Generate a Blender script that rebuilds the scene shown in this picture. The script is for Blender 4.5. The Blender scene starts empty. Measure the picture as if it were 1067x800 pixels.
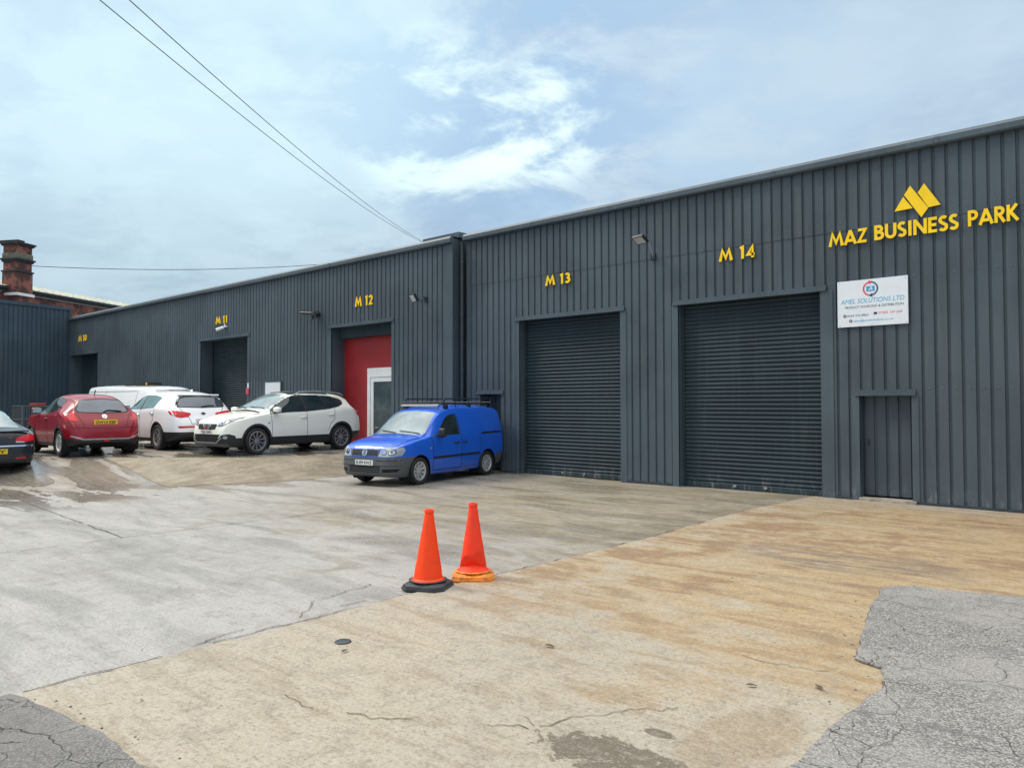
import bpy, bmesh, math, random
from mathutils import Vector, Matrix, noise
from mathutils.bvhtree import BVHTree
from mathutils.geometry import delaunay_2d_cdt
R = math.radians
random.seed(7)
S = bpy.context.scene
COL = S.collection

# ------------------------------------------------------------------ helpers
def tag(o, label=None, cat=None, group=None, kind=None):
    if label: o['label'] = label
    if cat: o['category'] = cat
    if group: o['group'] = group
    if kind: o['kind'] = kind
    return o

def empty(name, loc=(0, 0, 0), rz=0.0):
    o = bpy.data.objects.new(name, None)
    o.empty_display_size = .3
    COL.objects.link(o)
    o.location = loc
    o.rotation_euler = (0, 0, rz)
    return o

def link_mesh(name, me, mat, parent=None, smooth=None):
    o = bpy.data.objects.new(name, me)
    COL.objects.link(o)
    if mat: me.materials.append(mat)
    if parent: o.parent = parent
    if smooth is not None:
        for p in me.polygons: p.use_smooth = True
        me.set_sharp_from_angle(angle=R(smooth))
    return o

class MB:
    def __init__(self): self.v = []; self.f = []
    def add(self, vs, fs):
        n = len(self.v)
        self.v += [tuple(p) for p in vs]
        self.f += [tuple(i + n for i in f) for f in fs]
        return self
    def box(self, x0, x1, y0, y1, z0, z1, m=None):
        vs = [Vector(p) for p in ((x0,y0,z0),(x1,y0,z0),(x1,y1,z0),(x0,y1,z0),(x0,y0,z1),(x1,y0,z1),(x1,y1,z1),(x0,y1,z1))]
        if m: vs = [m @ p for p in vs]
        return self.add(vs, [(0,3,2,1),(4,5,6,7),(0,1,5,4),(1,2,6,5),(2,3,7,6),(3,0,4,7)])
    def tube(self, pts, r, n=8, cap=True):
        pts = [Vector(p) for p in pts]
        rings = []
        for i, p in enumerate(pts):
            d = (pts[min(i+1, len(pts)-1)] - pts[max(i-1, 0)]).normalized()
            a = d.cross(Vector((0, 0, 1)))
            if a.length < 1e-3: a = d.cross(Vector((0, 1, 0)))
            a.normalize(); b = a.cross(d)
            rr = r[i] if isinstance(r, (list, tuple)) else r
            rings.append([p + (a*math.cos(2*math.pi*k/n) + b*math.sin(2*math.pi*k/n))*rr for k in range(n)])
        vs = [q for rg in rings for q in rg]
        fs = []
        for i in range(len(pts)-1):
            for k in range(n):
                k2 = (k+1) % n
                fs.append((i*n+k, i*n+k2, (i+1)*n+k2, (i+1)*n+k))
        if cap:
            fs.append(tuple(range(n-1, -1, -1))); fs.append(tuple((len(pts)-1)*n+k for k in range(n)))
        return self.add(vs, fs)
    def lathe(self, prof, n=32, m=None, closed=False):
        # prof: (r, h); axis z
        vs = []
        for (r, hh) in prof:
            for k in range(n):
                a = 2*math.pi*k/n
                p = Vector((r*math.cos(a), r*math.sin(a), hh))
                vs.append(m @ p if m else p)
        fs = []
        P = len(prof)
        for i in range(P if closed else P-1):
            j = (i+1) % P
            for k in range(n):
                k2 = (k+1) % n
                fs.append((i*n+k, i*n+k2, j*n+k2, j*n+k))
        if not closed:
            if prof[0][0] > 1e-6: fs.append(tuple(range(n-1, -1, -1)))
            if prof[-1][0] > 1e-6: fs.append(tuple((P-1)*n+k for k in range(n)))
        return self.add(vs, fs)
    def prism(self, poly, m, d0, d1):
        # poly: 2D points in the local xz plane, extruded along local y from d0 to d1
        area = sum(poly[i][0]*poly[(i+1)%len(poly)][1]-poly[(i+1)%len(poly)][0]*poly[i][1] for i in range(len(poly)))
        if area < 0: poly = poly[::-1]
        n = len(poly)
        vs = [m @ Vector((x, d0, z)) for x, z in poly] + [m @ Vector((x, d1, z)) for x, z in poly]
        fs = [tuple(range(n)), tuple(range(2*n-1, n-1, -1))]
        for i in range(n):
            j = (i+1) % n
            fs.append((i, i+n, j+n, j))
        return self.add(vs, fs)
    def build(self, name, mat, parent=None, smooth=None, bevel=None, recalc=False):
        me = bpy.data.meshes.new(name)
        me.from_pydata(self.v, [], self.f)
        if recalc or bevel:
            bm = bmesh.new(); bm.from_mesh(me)
            bmesh.ops.recalc_face_normals(bm, faces=bm.faces)
            if bevel:
                es = [e for e in bm.edges if len(e.link_faces) == 2 and e.calc_face_angle(0) > R(30)]
                bmesh.ops.bevel(bm, geom=es, offset=bevel, segments=2, affect='EDGES', profile=.6, clamp_overlap=True)
            bm.to_mesh(me); bm.free()
        me.validate()
        return link_mesh(name, me, mat, parent, smooth)

def pchip(pts):
    pts = sorted(pts)
    xs = [p[0] for p in pts]; ys = [p[1] for p in pts]
    n = len(xs)
    h = [xs[i+1]-xs[i] for i in range(n-1)]
    dl = [(ys[i+1]-ys[i])/h[i] for i in range(n-1)]
    m = [0.0]*n
    m[0] = dl[0]; m[-1] = dl[-1]
    for i in range(1, n-1):
        if dl[i-1]*dl[i] > 0:
            w1 = 2*h[i]+h[i-1]; w2 = h[i]+2*h[i-1]
            m[i] = (w1+w2)/(w1/dl[i-1]+w2/dl[i])
    def f(x):
        if x <= xs[0]: return ys[0]
        if x >= xs[-1]: return ys[-1]
        i = 0
        while xs[i+1] < x: i += 1
        t = (x-xs[i])/h[i]
        return (ys[i]*(1+2*t)*(1-t)**2 + h[i]*m[i]*t*(1-t)**2 + ys[i+1]*t*t*(3-2*t) + h[i]*m[i+1]*t*t*(t-1))
    return f

def catmull(P, counts):
    out = []
    for i in range(len(P)-1):
        p0 = P[max(i-1, 0)]; p1 = P[i]; p2 = P[i+1]; p3 = P[min(i+2, len(P)-1)]
        for k in range(counts[i]):
            t = k/counts[i]
            q = []
            for c in (0, 1):
                a, b, d, e = p0[c], p1[c], p2[c], p3[c]
                # monotone limited tangents keep the outline from overshooting
                m1 = (d-a)/2 if (b-a)*(d-b) > 0 else 0
                m2 = (e-b)/2 if (d-b)*(e-d) > 0 else 0
                s = d-b
                m1 = max(-3*abs(s), min(3*abs(s), m1)); m2 = max(-3*abs(s), min(3*abs(s), m2))
                q.append(b*(1+2*t)*(1-t)**2 + m1*t*(1-t)**2 + d*t*t*(3-2*t) + m2*t*t*(t-1))
            out.append(tuple(q))
    out.append(tuple(P[-1]))
    return out

# ------------------------------------------------------------------ materials
class NT:
    def __init__(self, name):
        self.m = bpy.data.materials.new(name); self.m.use_nodes = True
        self.t = self.m.node_tree; self.b = self.t.nodes['Principled BSDF']
    def n(self, typ, **kw):
        nd = self.t.nodes.new(typ)
        for k, v in kw.items():
            if k.startswith('i_'):
                nd.inputs[k[2:].replace('_', ' ')].default_value = v
            else: setattr(nd, k, v)
        return nd
    def l(self, a, b): self.t.links.new(a, b)
    def put(self, sock, v):
        if hasattr(v, 'is_output') or isinstance(v, bpy.types.NodeSocket): self.l(v, sock)
        else: sock.default_value = v
    def math(self, op, a, b=0.0, c=None, clamp=False):
        nd = self.n('ShaderNodeMath', operation=op, use_clamp=clamp)
        self.put(nd.inputs[0], a); self.put(nd.inputs[1], b)
        if c is not None: self.put(nd.inputs[2], c)
        return nd.outputs[0]
    def mix(self, f, a, b, mode='MIX'):
        nd = self.n('ShaderNodeMix', data_type='RGBA', blend_type=mode)
        self.put(nd.inputs[0], f)
        for s, v in ((nd.inputs[6], a), (nd.inputs[7], b)):
            if isinstance(v, (tuple, list)): v = tuple(v)+(1,) if len(v) == 3 else v
            self.put(s, v)
        return nd.outputs[2]
    def pos(self, scale=(1, 1, 1), loc=(0, 0, 0), rot=(0, 0, 0), obj=False):
        if obj: src = self.n('ShaderNodeTexCoord').outputs['Object']
        else: src = self.n('ShaderNodeNewGeometry').outputs['Position']
        mp = self.n('ShaderNodeMapping')
        mp.inputs['Scale'].default_value = scale; mp.inputs['Location'].default_value = loc; mp.inputs['Rotation'].default_value = rot
        self.l(src, mp.inputs['Vector'])
        return mp.outputs[0]
    def noise(self, vec, scale, detail=4, rough=.55, dist=0.0):
        nd = self.n('ShaderNodeTexNoise')
        nd.inputs['Scale'].default_value = scale; nd.inputs['Detail'].default_value = detail
        nd.inputs['Roughness'].default_value = rough; nd.inputs['Distortion'].default_value = dist
        self.l(vec, nd.inputs['Vector'])
        return nd.outputs['Fac']
    def ramp(self, f, a, b, lo=0.0, hi=1.0):
        nd = self.n('ShaderNodeMapRange', interpolation_type='SMOOTHSTEP')
        self.put(nd.inputs[0], f)
        nd.inputs[1].default_value = a; nd.inputs[2].default_value = b; nd.inputs[3].default_value = lo; nd.inputs[4].default_value = hi
        return nd.outputs[0]
    def bump(self, h, strength=.3, dist=.01):
        nd = self.n('ShaderNodeBump'); nd.inputs['Strength'].default_value = strength; nd.inputs['Distance'].default_value = dist
        self.l(h, nd.inputs['Height']); self.l(nd.outputs[0], self.b.inputs['Normal'])
    def set(self, col=None, rough=None, metal=None, spec=None, coat=None, ior=None, coat_rough=None):
        for k, v in (('Base Color', col), ('Roughness', rough), ('Metallic', metal), ('Specular IOR Level', spec), ('Coat Weight', coat), ('Coat Roughness', coat_rough), ('IOR', ior)):
            if v is None: continue
            if k == 'Base Color' and isinstance(v, tuple) and len(v) == 3: v = v+(1,)
            self.put(self.b.inputs[k], v)
        return self.m

def simple(name, col, rough=.5, var=.12, scale=6.0, **kw):
    t = NT(name)
    nz = t.noise(t.pos(obj=True), scale, 5)
    c = t.mix(t.ramp(nz, .3, .7), tuple(max(0, c*(1-var)) for c in col), tuple(min(1, c*(1+var)) for c in col))
    r = t.ramp(nz, .25, .75, max(.02, rough*.85), min(1, rough*1.15))
    return t.set(c, r, **kw)

def m_paint(name, col, rough=.35, metal=0.0, coat=.75):
    t = NT(name)
    # road film: a little dust low on the body panels
    nz = t.noise(t.pos(obj=True), 3.0, 6)
    sp = t.n('ShaderNodeSeparateXYZ'); t.l(t.pos(obj=True), sp.inputs[0])
    low = t.math('MULTIPLY', t.ramp(sp.outputs[2], .75, .2), t.ramp(nz, .35, .75), clamp=True)
    c = t.mix(t.math('MULTIPLY', low, .16), col, (.20, .17, .13))
    return t.set(c, t.ramp(nz, .2, .8, rough*.8, rough*1.2), metal=metal, coat=coat, coat_rough=.05, spec=.35)

def m_cladding(name, col, rough=.42, spec=.42):
    t = NT(name)
    p = t.pos((1, 1, 1))
    big = t.noise(p, .55, 4)
    streak = t.noise(t.pos((7, 7, .35)), 1.6, 5, .6)
    speck = t.noise(p, 38, 2)
    c = t.mix(t.ramp(big, .38, .62), tuple(x*.88 for x in col), tuple(x*1.14 for x in col))
    c = t.mix(t.math('MULTIPLY', t.ramp(streak, .5, .68), .14), c, (.14, .16, .17))
    sp = t.n('ShaderNodeSeparateXYZ'); t.l(p, sp.inputs[0])
    low = t.math('MULTIPLY', t.ramp(sp.outputs[2], .42, .02), t.ramp(t.noise(t.pos((5, 5, 1.2)), 2.2, 6, .7), .5, .72))
    c = t.mix(t.math('MULTIPLY', low, .6), c, (.30, .30, .28))
    c = t.mix(t.math('MULTIPLY', t.ramp(speck, .72, .8), .5), c, (.30, .33, .35))
    t.bump(t.noise(t.pos((1, 1, .6)), 2.2, 3), .16, .02)
    return t.set(c, t.ramp(streak, .3, .75, rough*.85, rough*1.25), spec=spec)

def m_glass(name, col, ior=1.6, rough=.03):
    t = NT(name)
    nz = t.noise(t.pos(obj=True), 2.0, 4)
    c = t.mix(t.ramp(nz, .3, .7), tuple(x*.7 for x in col), tuple(x*1.25 for x in col))
    return t.set(c, t.ramp(nz, .2, .8, rough, rough*2.2), ior=ior)

M = {}
M['clad'] = m_cladding('slate_cladding', (.060, .081, .098))
M['clad_side'] = m_cladding('blue_slate_cladding', (.038, .066, .092), .5)
M['trim'] = m_cladding('slate_flashing', (.065, .090, .108), .4)
M['shutter'] = m_cladding('shutter_paint', (.026, .044, .054), .58, .22)
M['soffit'] = simple('dark_flashing', (.03, .04, .05), .6)
M['roof'] = simple('roof_sheet', (.16, .18, .19), .5)
M['pipe'] = simple('pipe_paint', (.032, .046, .056), .4)
M['yellow'] = simple('yellow_letters', (.95, .63, .003), .38, .05)
M['white'] = simple('white_paint', (.78, .79, .79), .4, .05)
M['board'] = simple('white_board', (.74, .79, .83), .3, .02)
M['red_panel'] = simple('red_panel', (.33, .018, .022), .5, .1, 1.5)
M['black'] = simple('black_plastic', (.018, .019, .021), .5)
M['grey_plastic'] = simple('grey_plastic', (.085, .092, .1), .55, .1, 12)
M['cable'] = simple('cable', (.05, .06, .075), .6)
M['lamp_glass'] = simple('lamp_lens', (.50, .52, .52), .2, .1)
M['galv'] = simple('galvanised', (.42, .44, .45), .35, .1, metal=.6)
M['tyre'] = simple('tyre_rubber', (.02, .02, .021), .75, .2, 20)
M['alloy'] = simple('alloy', (.60, .61, .62), .3, .06, metal=.55)
M['alloy_dark'] = simple('dark_alloy', (.34, .33, .33), .35, .1, metal=.6)
M['hub'] = simple('hub_dark', (.03, .03, .032), .6)
M['liner'] = simple('arch_liner', (.008, .008, .009), .9)
M['seam'] = simple('seam', (.012, .012, .013), .7)
M['crack'] = simple('crack_dirt', (.085, .072, .055), .9, .4, 9)
M['wscreen'] = m_glass('windscreen_glass', (.19, .255, .265), 2.0)
M['glass'] = m_glass('tinted_glass', (.018, .032, .036), 1.6)
M['glass_green'] = m_glass('green_glass', (.075, .16, .155), 1.6)
M['glass_rear'] = m_glass('rear_glass', (.06, .08, .105), 1.9)
M['lens'] = m_glass('lamp_clear_lens', (.40, .44, .46), 1.6, .05)
M['red_lens'] = m_glass('lamp_red_lens', (.60, .012, .02), 1.5, .06)
M['chrome'] = simple('chrome', (.72, .73, .75), .12, .03, metal=1.0)
M['plate_white'] = simple('plate_white', (.76, .77, .76), .3, .02)
M['plate_yellow'] = simple('plate_yellow', (.80, .56, .02), .3, .02)
M['plate_text'] = simple('plate_black', (.012, .012, .014), .4)
M['blue_print'] = simple('blue_print', (.05, .36, .62), .4, .03)
M['navy_print'] = simple('navy_print', (.02, .05, .16), .4, .03)
M['red_print'] = simple('red_print', (.72, .05, .11), .4, .03)
M['cone'] = None
# ------------------------------------------------------------------ more materials: ground, brick, cones
def m_cone(name, col):
    t = NT(name)
    nz = t.noise(t.pos(obj=True), 9.0, 6)
    c = t.mix(t.math('MULTIPLY', t.ramp(nz, .52, .75), .4), col, (.33, .07, .035))
    t.bump(nz, .15, .01)
    return t.set(c, .55, spec=.3)
M['cone'] = m_cone('cone_orange', (.95, .062, .007))
M['cone_faded'] = m_cone('cone_red_orange', (.93, .052, .018))
M['cone_base'] = simple('cone_black_rubber', (.03, .035, .04), .6, .3, 14)
M['cone_base_orange'] = simple('cone_dirty_orange', (.62, .20, .02), .6, .4, 14)

def m_brick():
    t = NT('old_brick')
    br = t.n('ShaderNodeTexBrick')
    mp = t.pos(obj=True)
    # walls run along local x, so use x and z
    sp = t.n('ShaderNodeSeparateXYZ'); t.l(mp, sp.inputs[0])
    cb = t.n('ShaderNodeCombineXYZ'); t.l(t.math('ADD', sp.outputs[0], sp.outputs[1]), cb.inputs[0]); t.l(sp.outputs[2], cb.inputs[1])
    t.l(cb.outputs[0], br.inputs['Vector'])
    br.inputs['Scale'].default_value = 1.0
    br.inputs['Brick Width'].default_value = .23; br.inputs['Row Height'].default_value = .075; br.inputs['Mortar Size'].default_value = .008
    br.inputs['Color1'].default_value = (.36, .10, .06, 1); br.inputs['Color2'].default_value = (.22, .055, .04, 1); br.inputs['Mortar'].default_value = (.2, .17, .15, 1)
    soot = t.ramp(t.noise(mp, 1.3, 7, .7), .42, .56)
    c = t.mix(t.math('MULTIPLY', soot, .85), br.outputs['Color'], (.032, .024, .026))
    return t.set(c, .9)
M['brick'] = m_brick()
M['stone'] = simple('mossy_stone', (.13, .14, .10), .9, .4, 5)
M['soot_stone'] = simple('soot_stone', (.04, .04, .045), .9, .4, 5)
M['slate'] = simple('pale_roof_sheet', (.40, .40, .31), .8, .25, 3)

def m_ground(name, kind):
    t = NT(name)
    P = t.pos()
    sp = t.n('ShaderNodeSeparateXYZ'); t.l(P, sp.inputs[0])
    X, Y, Zc = sp.outputs[0], sp.outputs[1], sp.outputs[2]
    mul = lambda *a: a[0] if len(a) == 1 else t.math('MULTIPLY', a[0], mul(*a[1:]))
    add = lambda a, b: t.math('ADD', a, b)
    sub_ = lambda a, b: t.math('SUBTRACT', a, b)
    big = t.noise(P, .30, 6, .6, .6)
    mid = t.noise(P, 1.25, 7, .62, .5)
    drag = t.noise(t.pos((.42, 2.6, 1), rot=(0, 0, R(-9))), 1.4, 8, .66, .6)      # long dragged stains
    drag2 = t.noise(t.pos((.8, 7.5, 1), rot=(0, 0, R(-5)), loc=(4, 2, 0)), 1.2, 7, .68, .4)
    broom = t.noise(t.pos((2.0, 46, 1), rot=(0, 0, R(-7))), 1.1, 5, .7, .25)
    mott = t.noise(P, 5.0, 8, .70, .5)
    fine = t.noise(P, 42, 6, .75)
    grit = t.noise(P, 170, 3, .7)
    def blob(cx_, cy_, ax, ay, nz, amp, a, b):
        dx = sub_(X, cx_); dy = sub_(Y, cy_)
        d = add(mul(dx, dx, ax), mul(dy, dy, ay))
        return t.ramp(add(d, mul(sub_(nz, .5), amp)), a, b)
    if kind == 'slab':
        c = t.mix(t.ramp(big, .36, .62), (.325, .296, .238), (.365, .320, .240))
        of = add(add(t.ramp(Y, 2.6, 7.0), mul(t.ramp(X, -4.9, -2.4), .35)), mul(sub_(add(mul(mid, .5), mul(drag, .5)), .5), 4.0))
        c = t.mix(t.ramp(of, .45, 1.25), c, (.345, .240, .110))
        c = t.mix(mul(t.ramp(drag2, .49, .60), t.ramp(Y, 2.0, 5.0), .45), c, (.37, .285, .165))
        c = t.mix(mul(t.ramp(add(mul(mid, .5), mul(drag, .5)), .49, .575), t.ramp(Y, 3.0, 7.5), .9), c, (.215, .112, .044))
        c = t.mix(mul(t.ramp(drag, .51, .62), .42), c, (.20, .148, .085))
        gr = t.math('MAXIMUM', t.ramp(add(X, mul(mid, 2.2)), -3.6, -4.6), t.ramp(add(Y, mul(mid, 1.6)), 14.0, 14.7))
        c = t.mix(mul(gr, t.ramp(drag2, .40, .58), .75), c, (.37, .35, .31))
        c = t.mix(mul(blob(-2.9, 8.7, .5, 2.2, drag, 3.5, 1.5, .2), t.ramp(drag2, .44, .56), .8), c, (.12, .095, .075))
        c = t.mix(mul(blob(-3.6, 9.6, .35, 1.4, mid, 3.0, 1.5, .2), t.ramp(mott, .44, .56), .6), c, (.22, .12, .055))
        c = t.mix(mul(blob(-1.75, 3.75, 14, 3, mid, 2.0, 1.1, .5), .55), c, (.24, .17, .09))
        damp = blob(-2.16, 3.14, 5.0, 26, mott, 6.5, 1.0, .7)
        damp = t.math('MAXIMUM', damp, blob(-2.10, 3.54, 60, 600, mott, 6.0, 1.0, .6))
        c = t.mix(mul(damp, .95), c, (.105, .082, .052))
        wet = mul(damp, .6)
    elif kind == 'ramp':
        band = t.noise(t.pos((3.2, .5, 1), rot=(0, 0, R(4))), 2.0, 7, .7, .5)
        c = t.mix(t.ramp(band, .40, .60), (.19, .15, .09), (.28, .235, .16))
        c = t.mix(mul(t.ramp(mid, .48, .62), .6), c, (.12, .09, .05))
        wet = mul(t.ramp(mid, .52, .46), .25)
    else:
        c = t.mix(t.ramp(big, .38, .62), (.292, .288, .272), (.355, .350, .330))
        c = t.mix(mul(t.ramp(drag2, .48, .62), .4), c, (.41, .40, .375))
        st = t.ramp(add(Y, mul(sub_(mid, .5), 10)), 5.0, 8.8)
        st = mul(st, t.ramp(X, -14.5, -9.0))
        c = t.mix(mul(st, t.ramp(drag, .34, .54), .92), c, (.255, .205, .125))
        c = t.mix(mul(st, t.ramp(drag2, .50, .62), .55), c, (.145, .118, .075))
        c = t.mix(mul(st, t.ramp(mott, .52, .42), .40), c, (.33, .28, .19))
        edge = mul(t.ramp(add(X, mul(drag, 2.5)), -5.8, -4.2), t.ramp(Y, 5.5, 8.0))
        c = t.mix(mul(edge, t.ramp(mid, .40, .56), .65), c, (.15, .125, .085))
        c = t.mix(mul(t.ramp(add(mul(mid, .5), mul(drag, .5)), .50, .62), .5), c, (.19, .172, .14))
        ter = t.ramp(X, -15.5, -17.5)
        c = t.mix(mul(ter, t.ramp(drag2, .40, .56), .8), c, (.19, .148, .092))
        wf = t.noise(t.pos((.42, 1.5, 1), loc=(3, 1, 0), rot=(0, 0, R(8))), 1.0, 5, .58, .5)
        wet = mul(t.ramp(wf, .455, .50), t.ramp(add(X, mul(big, 3.0)), -11.5, -14.0))
        wet = t.math('MAXIMUM', wet, mul(t.ramp(wf, .46, .62), .50))
        c = t.mix(mul(wet, .45), c, (.16, .145, .115))
    c = t.mix(mul(t.ramp(mott, .50, .64), .34), c, (.14, .115, .085))
    c = t.mix(mul(t.ramp(mott, .47, .36), .22), c, (.43, .39, .33))
    c = t.mix(mul(t.ramp(broom, .52, .66), .24), c, (.17, .14, .105))
    c = t.mix(mul(t.ramp(broom, .47, .34), .16), c, (.46, .42, .36))
    c = t.mix(mul(t.ramp(fine, .50, .64), .62), c, (.13, .11, .085))
    c = t.mix(mul(t.ramp(fine, .47, .34), .36), c, (.50, .46, .40))
    c = t.mix(mul(t.ramp(grit, .54, .68), .40), c, (.58, .54, .47))
    pit = t.n('ShaderNodeTexVoronoi', voronoi_dimensions='2D'); pit.inputs['Scale'].default_value = 9.0
    wv = t.n('ShaderNodeVectorMath', operation='ADD'); t.l(P, wv.inputs[0])
    nz = t.n('ShaderNodeTexNoise'); nz.inputs['Scale'].default_value = 3.0; t.l(P, nz.inputs['Vector']); t.l(nz.outputs['Color'], wv.inputs[1])
    t.l(wv.outputs[0], pit.inputs['Vector'])
    pc = t.n('ShaderNodeSeparateColor'); t.l(pit.outputs['Color'], pc.inputs[0])
    size = t.math('MULTIPLY_ADD', pc.outputs[1], .09, .03)
    dots = mul(t.ramp(sub_(pit.outputs['Distance'], size), .02, -.02), t.ramp(pc.outputs[0], .93, .96))
    c = t.mix(mul(dots, .7), c, (.08, .065, .05))
    r = t.math('ADD', mul(wet, -.50), t.math('MULTIPLY_ADD', mott, .35, .34 if kind == 'yard' else .48), clamp=True)
    hgt = add(mul(fine, .6), add(mul(broom, .7), add(mul(mott, 1.5), mul(dots, -1.5))))
    nd = t.n('ShaderNodeBump'); nd.inputs['Distance'].default_value = .014
    t.l(hgt, nd.inputs['Height']); t.l(t.math('MULTIPLY_ADD', wet, -.5, .62), nd.inputs['Strength']); t.l(nd.outputs[0], t.b.inputs['Normal'])
    return t.set(c, r, spec=.5)
M['yard'] = m_ground('yard_concrete', 'yard')
M['slab'] = m_ground('stained_concrete', 'slab')
M['ramp'] = m_ground('ramp_concrete', 'ramp')

def m_asphalt():
    t = NT('worn_asphalt')
    P = t.pos()
    warp = t.n('ShaderNodeTexNoise'); warp.inputs['Scale'].default_value = 2.6; warp.inputs['Detail'].default_value = 5; t.l(P, warp.inputs['Vector'])
    va = t.n('ShaderNodeVectorMath', operation='SCALE'); t.l(warp.outputs['Color'], va.inputs[0]); va.inputs['Scale'].default_value = .42
    vb = t.n('ShaderNodeVectorMath', operation='ADD'); t.l(P, vb.inputs[0]); t.l(va.outputs[0], vb.inputs[1])
    def cracks(scale, w):
        v = t.n('ShaderNodeTexVoronoi', feature='DISTANCE_TO_EDGE', voronoi_dimensions='2D'); v.inputs['Scale'].default_value = scale
        t.l(vb.outputs[0], v.inputs['Vector'])
        return t.ramp(v.outputs['Distance'], w, w*.15)
    sp = t.n('ShaderNodeSeparateXYZ'); t.l(P, sp.inputs[0])
    zone = t.ramp(t.noise(P, .9, 3), .38, .58)
    edge = t.math('MAXIMUM', t.ramp(sp.outputs[1], 2.2, 1.0), t.ramp(t.math('ADD', sp.outputs[0], t.math('MULTIPLY', sp.outputs[1], .06)), -.55, -1.25))
    edge = t.math('MULTIPLY', edge, t.ramp(sp.outputs[1], 6.2, 5.2))
    ck = t.math('MULTIPLY', cracks(1.9, .011), t.math('MAXIMUM', edge, t.math('MULTIPLY', zone, .8)))
    ck = t.math('MAXIMUM', ck, t.math('MULTIPLY', cracks(6.0, .026), t.math('MULTIPLY', edge, t.ramp(t.noise(P, 1.6, 3), .42, .6))))
    st = t.n('ShaderNodeTexVoronoi', voronoi_dimensions='3D'); st.inputs['Scale'].default_value = 85; t.l(P, st.inputs['Vector'])
    rnd = t.n('ShaderNodeSeparateColor'); t.l(st.outputs['Color'], rnd.inputs[0])
    c = t.mix(rnd.outputs[0], (.09, .087, .082), (.36, .348, .325))
    c = t.mix(t.ramp(st.outputs['Distance'], .45, .8), c, (.10, .10, .10))
    big = t.noise(P, .7, 6, .65)
    c = t.mix(t.math('MULTIPLY', t.ramp(big, .42, .6), .5), c, (.30, .285, .26))
    dk = t.noise(t.pos((1.1, 5, 1)), 1.2, 6, .7)
    c = t.mix(t.math('MULTIPLY', t.ramp(dk, .54, .66), .6), c, (.09, .09, .09))
    c = t.mix(t.math('MULTIPLY', t.ramp(sp.outputs[1], 2.0, 1.3), .6), c, (.085, .083, .08))
    c = t.mix(ck, c, (.02, .02, .02))
    h = t.math('ADD', t.math('MULTIPLY', st.outputs['Distance'], -.5), t.math('MULTIPLY', ck, -1.6))
    t.bump(h, .55, .012)
    return t.set(c, .72)
M['asphalt'] = m_asphalt()
M['far'] = simple('far_ground', (.28, .28, .26), .9, .2, .2)

# ------------------------------------------------------------------ ground
def smooth(t): t = max(0, min(1, t)); return t*t*(3-2*t)
foot = pchip([(-30, -20.5), (4.0, -18.9), (5, -18.2), (7.1, -16.25), (9, -15.6), (11, -15.25), (16, -15.05)])
run = pchip([(-30, 14), (4, 7.5), (6, 5.0), (8, 2.8), (10, 1.7), (11.5, 1.45), (16, 1.4)])
def gz(x, y):
    u = (foot(y)-x)/run(y)
    z = 0.0
    if u > 0: z = .44*(min(1, u)*.45+smooth(u)*.55)
    if x < -17: z += .08*smooth((-17-x)/4)*smooth((y-6)/4)
    return z + .010*noise.noise((x*.35, y*.35, 3.1))

def frange(a, b, s):
    n = max(1, round(abs(b-a)/s)); return [a+(b-a)*i/n for i in range(n+1)]
def grid_mesh(xs, ys, fz, mb):
    vs = [(x, y, fz(x, y)) for y in ys for x in xs]
    n = len(xs)
    fs = [(j*n+i, j*n+i+1, (j+1)*n+i+1, (j+1)*n+i) for j in range(len(ys)-1) for i in range(n-1)]
    mb.add(vs, fs)
xs = [-900, -400, -200, -110, -75, -60]+frange(-50, -26, 1.5)+frange(-25.4, -13.4, .22)+frange(-13, 14, .6)+[20, 35, 70, 150, 400, 900]
ys = [-900, -400, -150, -60, -30, -15]+frange(-10, 2, .8)+frange(2.4, 16, .24)+[18, 22, 40, 90, 200, 500, 900]
mb = MB(); grid_mesh(xs, ys, gz, mb)
tag(mb.build('yard', M['yard'], smooth=60), 'grey concrete yard with a short ramp up to the parking level', None, None, 'structure')

def ragged(pts, step, amp, seed):
    out = []
    for i in range(len(pts)):
        a = Vector(pts[i]); b = Vector(pts[(i+1) % len(pts)])
        L = (b-a).length; n = max(1, int(L/step)) if L < 9.5 else 12
        nrm = Vector((-(b-a).y, (b-a).x)).normalized()
        for k in range(n):
            p = a.lerp(b, k/n)
            o = (noise.noise((p.x*2.3+seed, p.y*2.3, seed))*.7+noise.noise((p.x*9+seed, p.y*9, seed))*.45)*amp
            if k == 0: o *= .4
            q = p+nrm*o
            out.append((q.x, q.y))
    return out
def sheet(name, outline, fz, mat, cell, skirt=.03):
    xs_ = [p[0] for p in outline]; ys_ = [p[1] for p in outline]
    vs = [Vector(p) for p in outline]; n = len(vs)
    def inside(x, y):
        c = False; j = n-1
        for i in range(n):
            if (vs[i].y > y) != (vs[j].y > y) and x < (vs[j].x-vs[i].x)*(y-vs[i].y)/(vs[j].y-vs[i].y)+vs[i].x: c = not c
            j = i
        return c
    pts = list(vs)
    y = min(ys_)+cell*.5
    while y < max(ys_):
        x = min(xs_)+cell*.5
        while x < max(xs_):
            if inside(x, y): pts.append(Vector((x, y)))
            x += cell
        y += cell
    v2, e2, f2, ov, oe, of = delaunay_2d_cdt(pts, [], [list(range(n))], 1, 1e-5)
    m = MB()
    m.add([(p.x, p.y, fz(p.x, p.y)) for p in v2], [tuple(f) for f in f2])
    k0 = len(m.v)
    m.add([(p.x, p.y, fz(p.x, p.y)) for p in vs]+[(p.x, p.y, fz(p.x, p.y)-skirt) for p in vs], [(i, (i+1) % n, (i+1) % n+n, i+n) for i in range(n)])
    o = m.build(name, mat, recalc=False)
    return o
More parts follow.
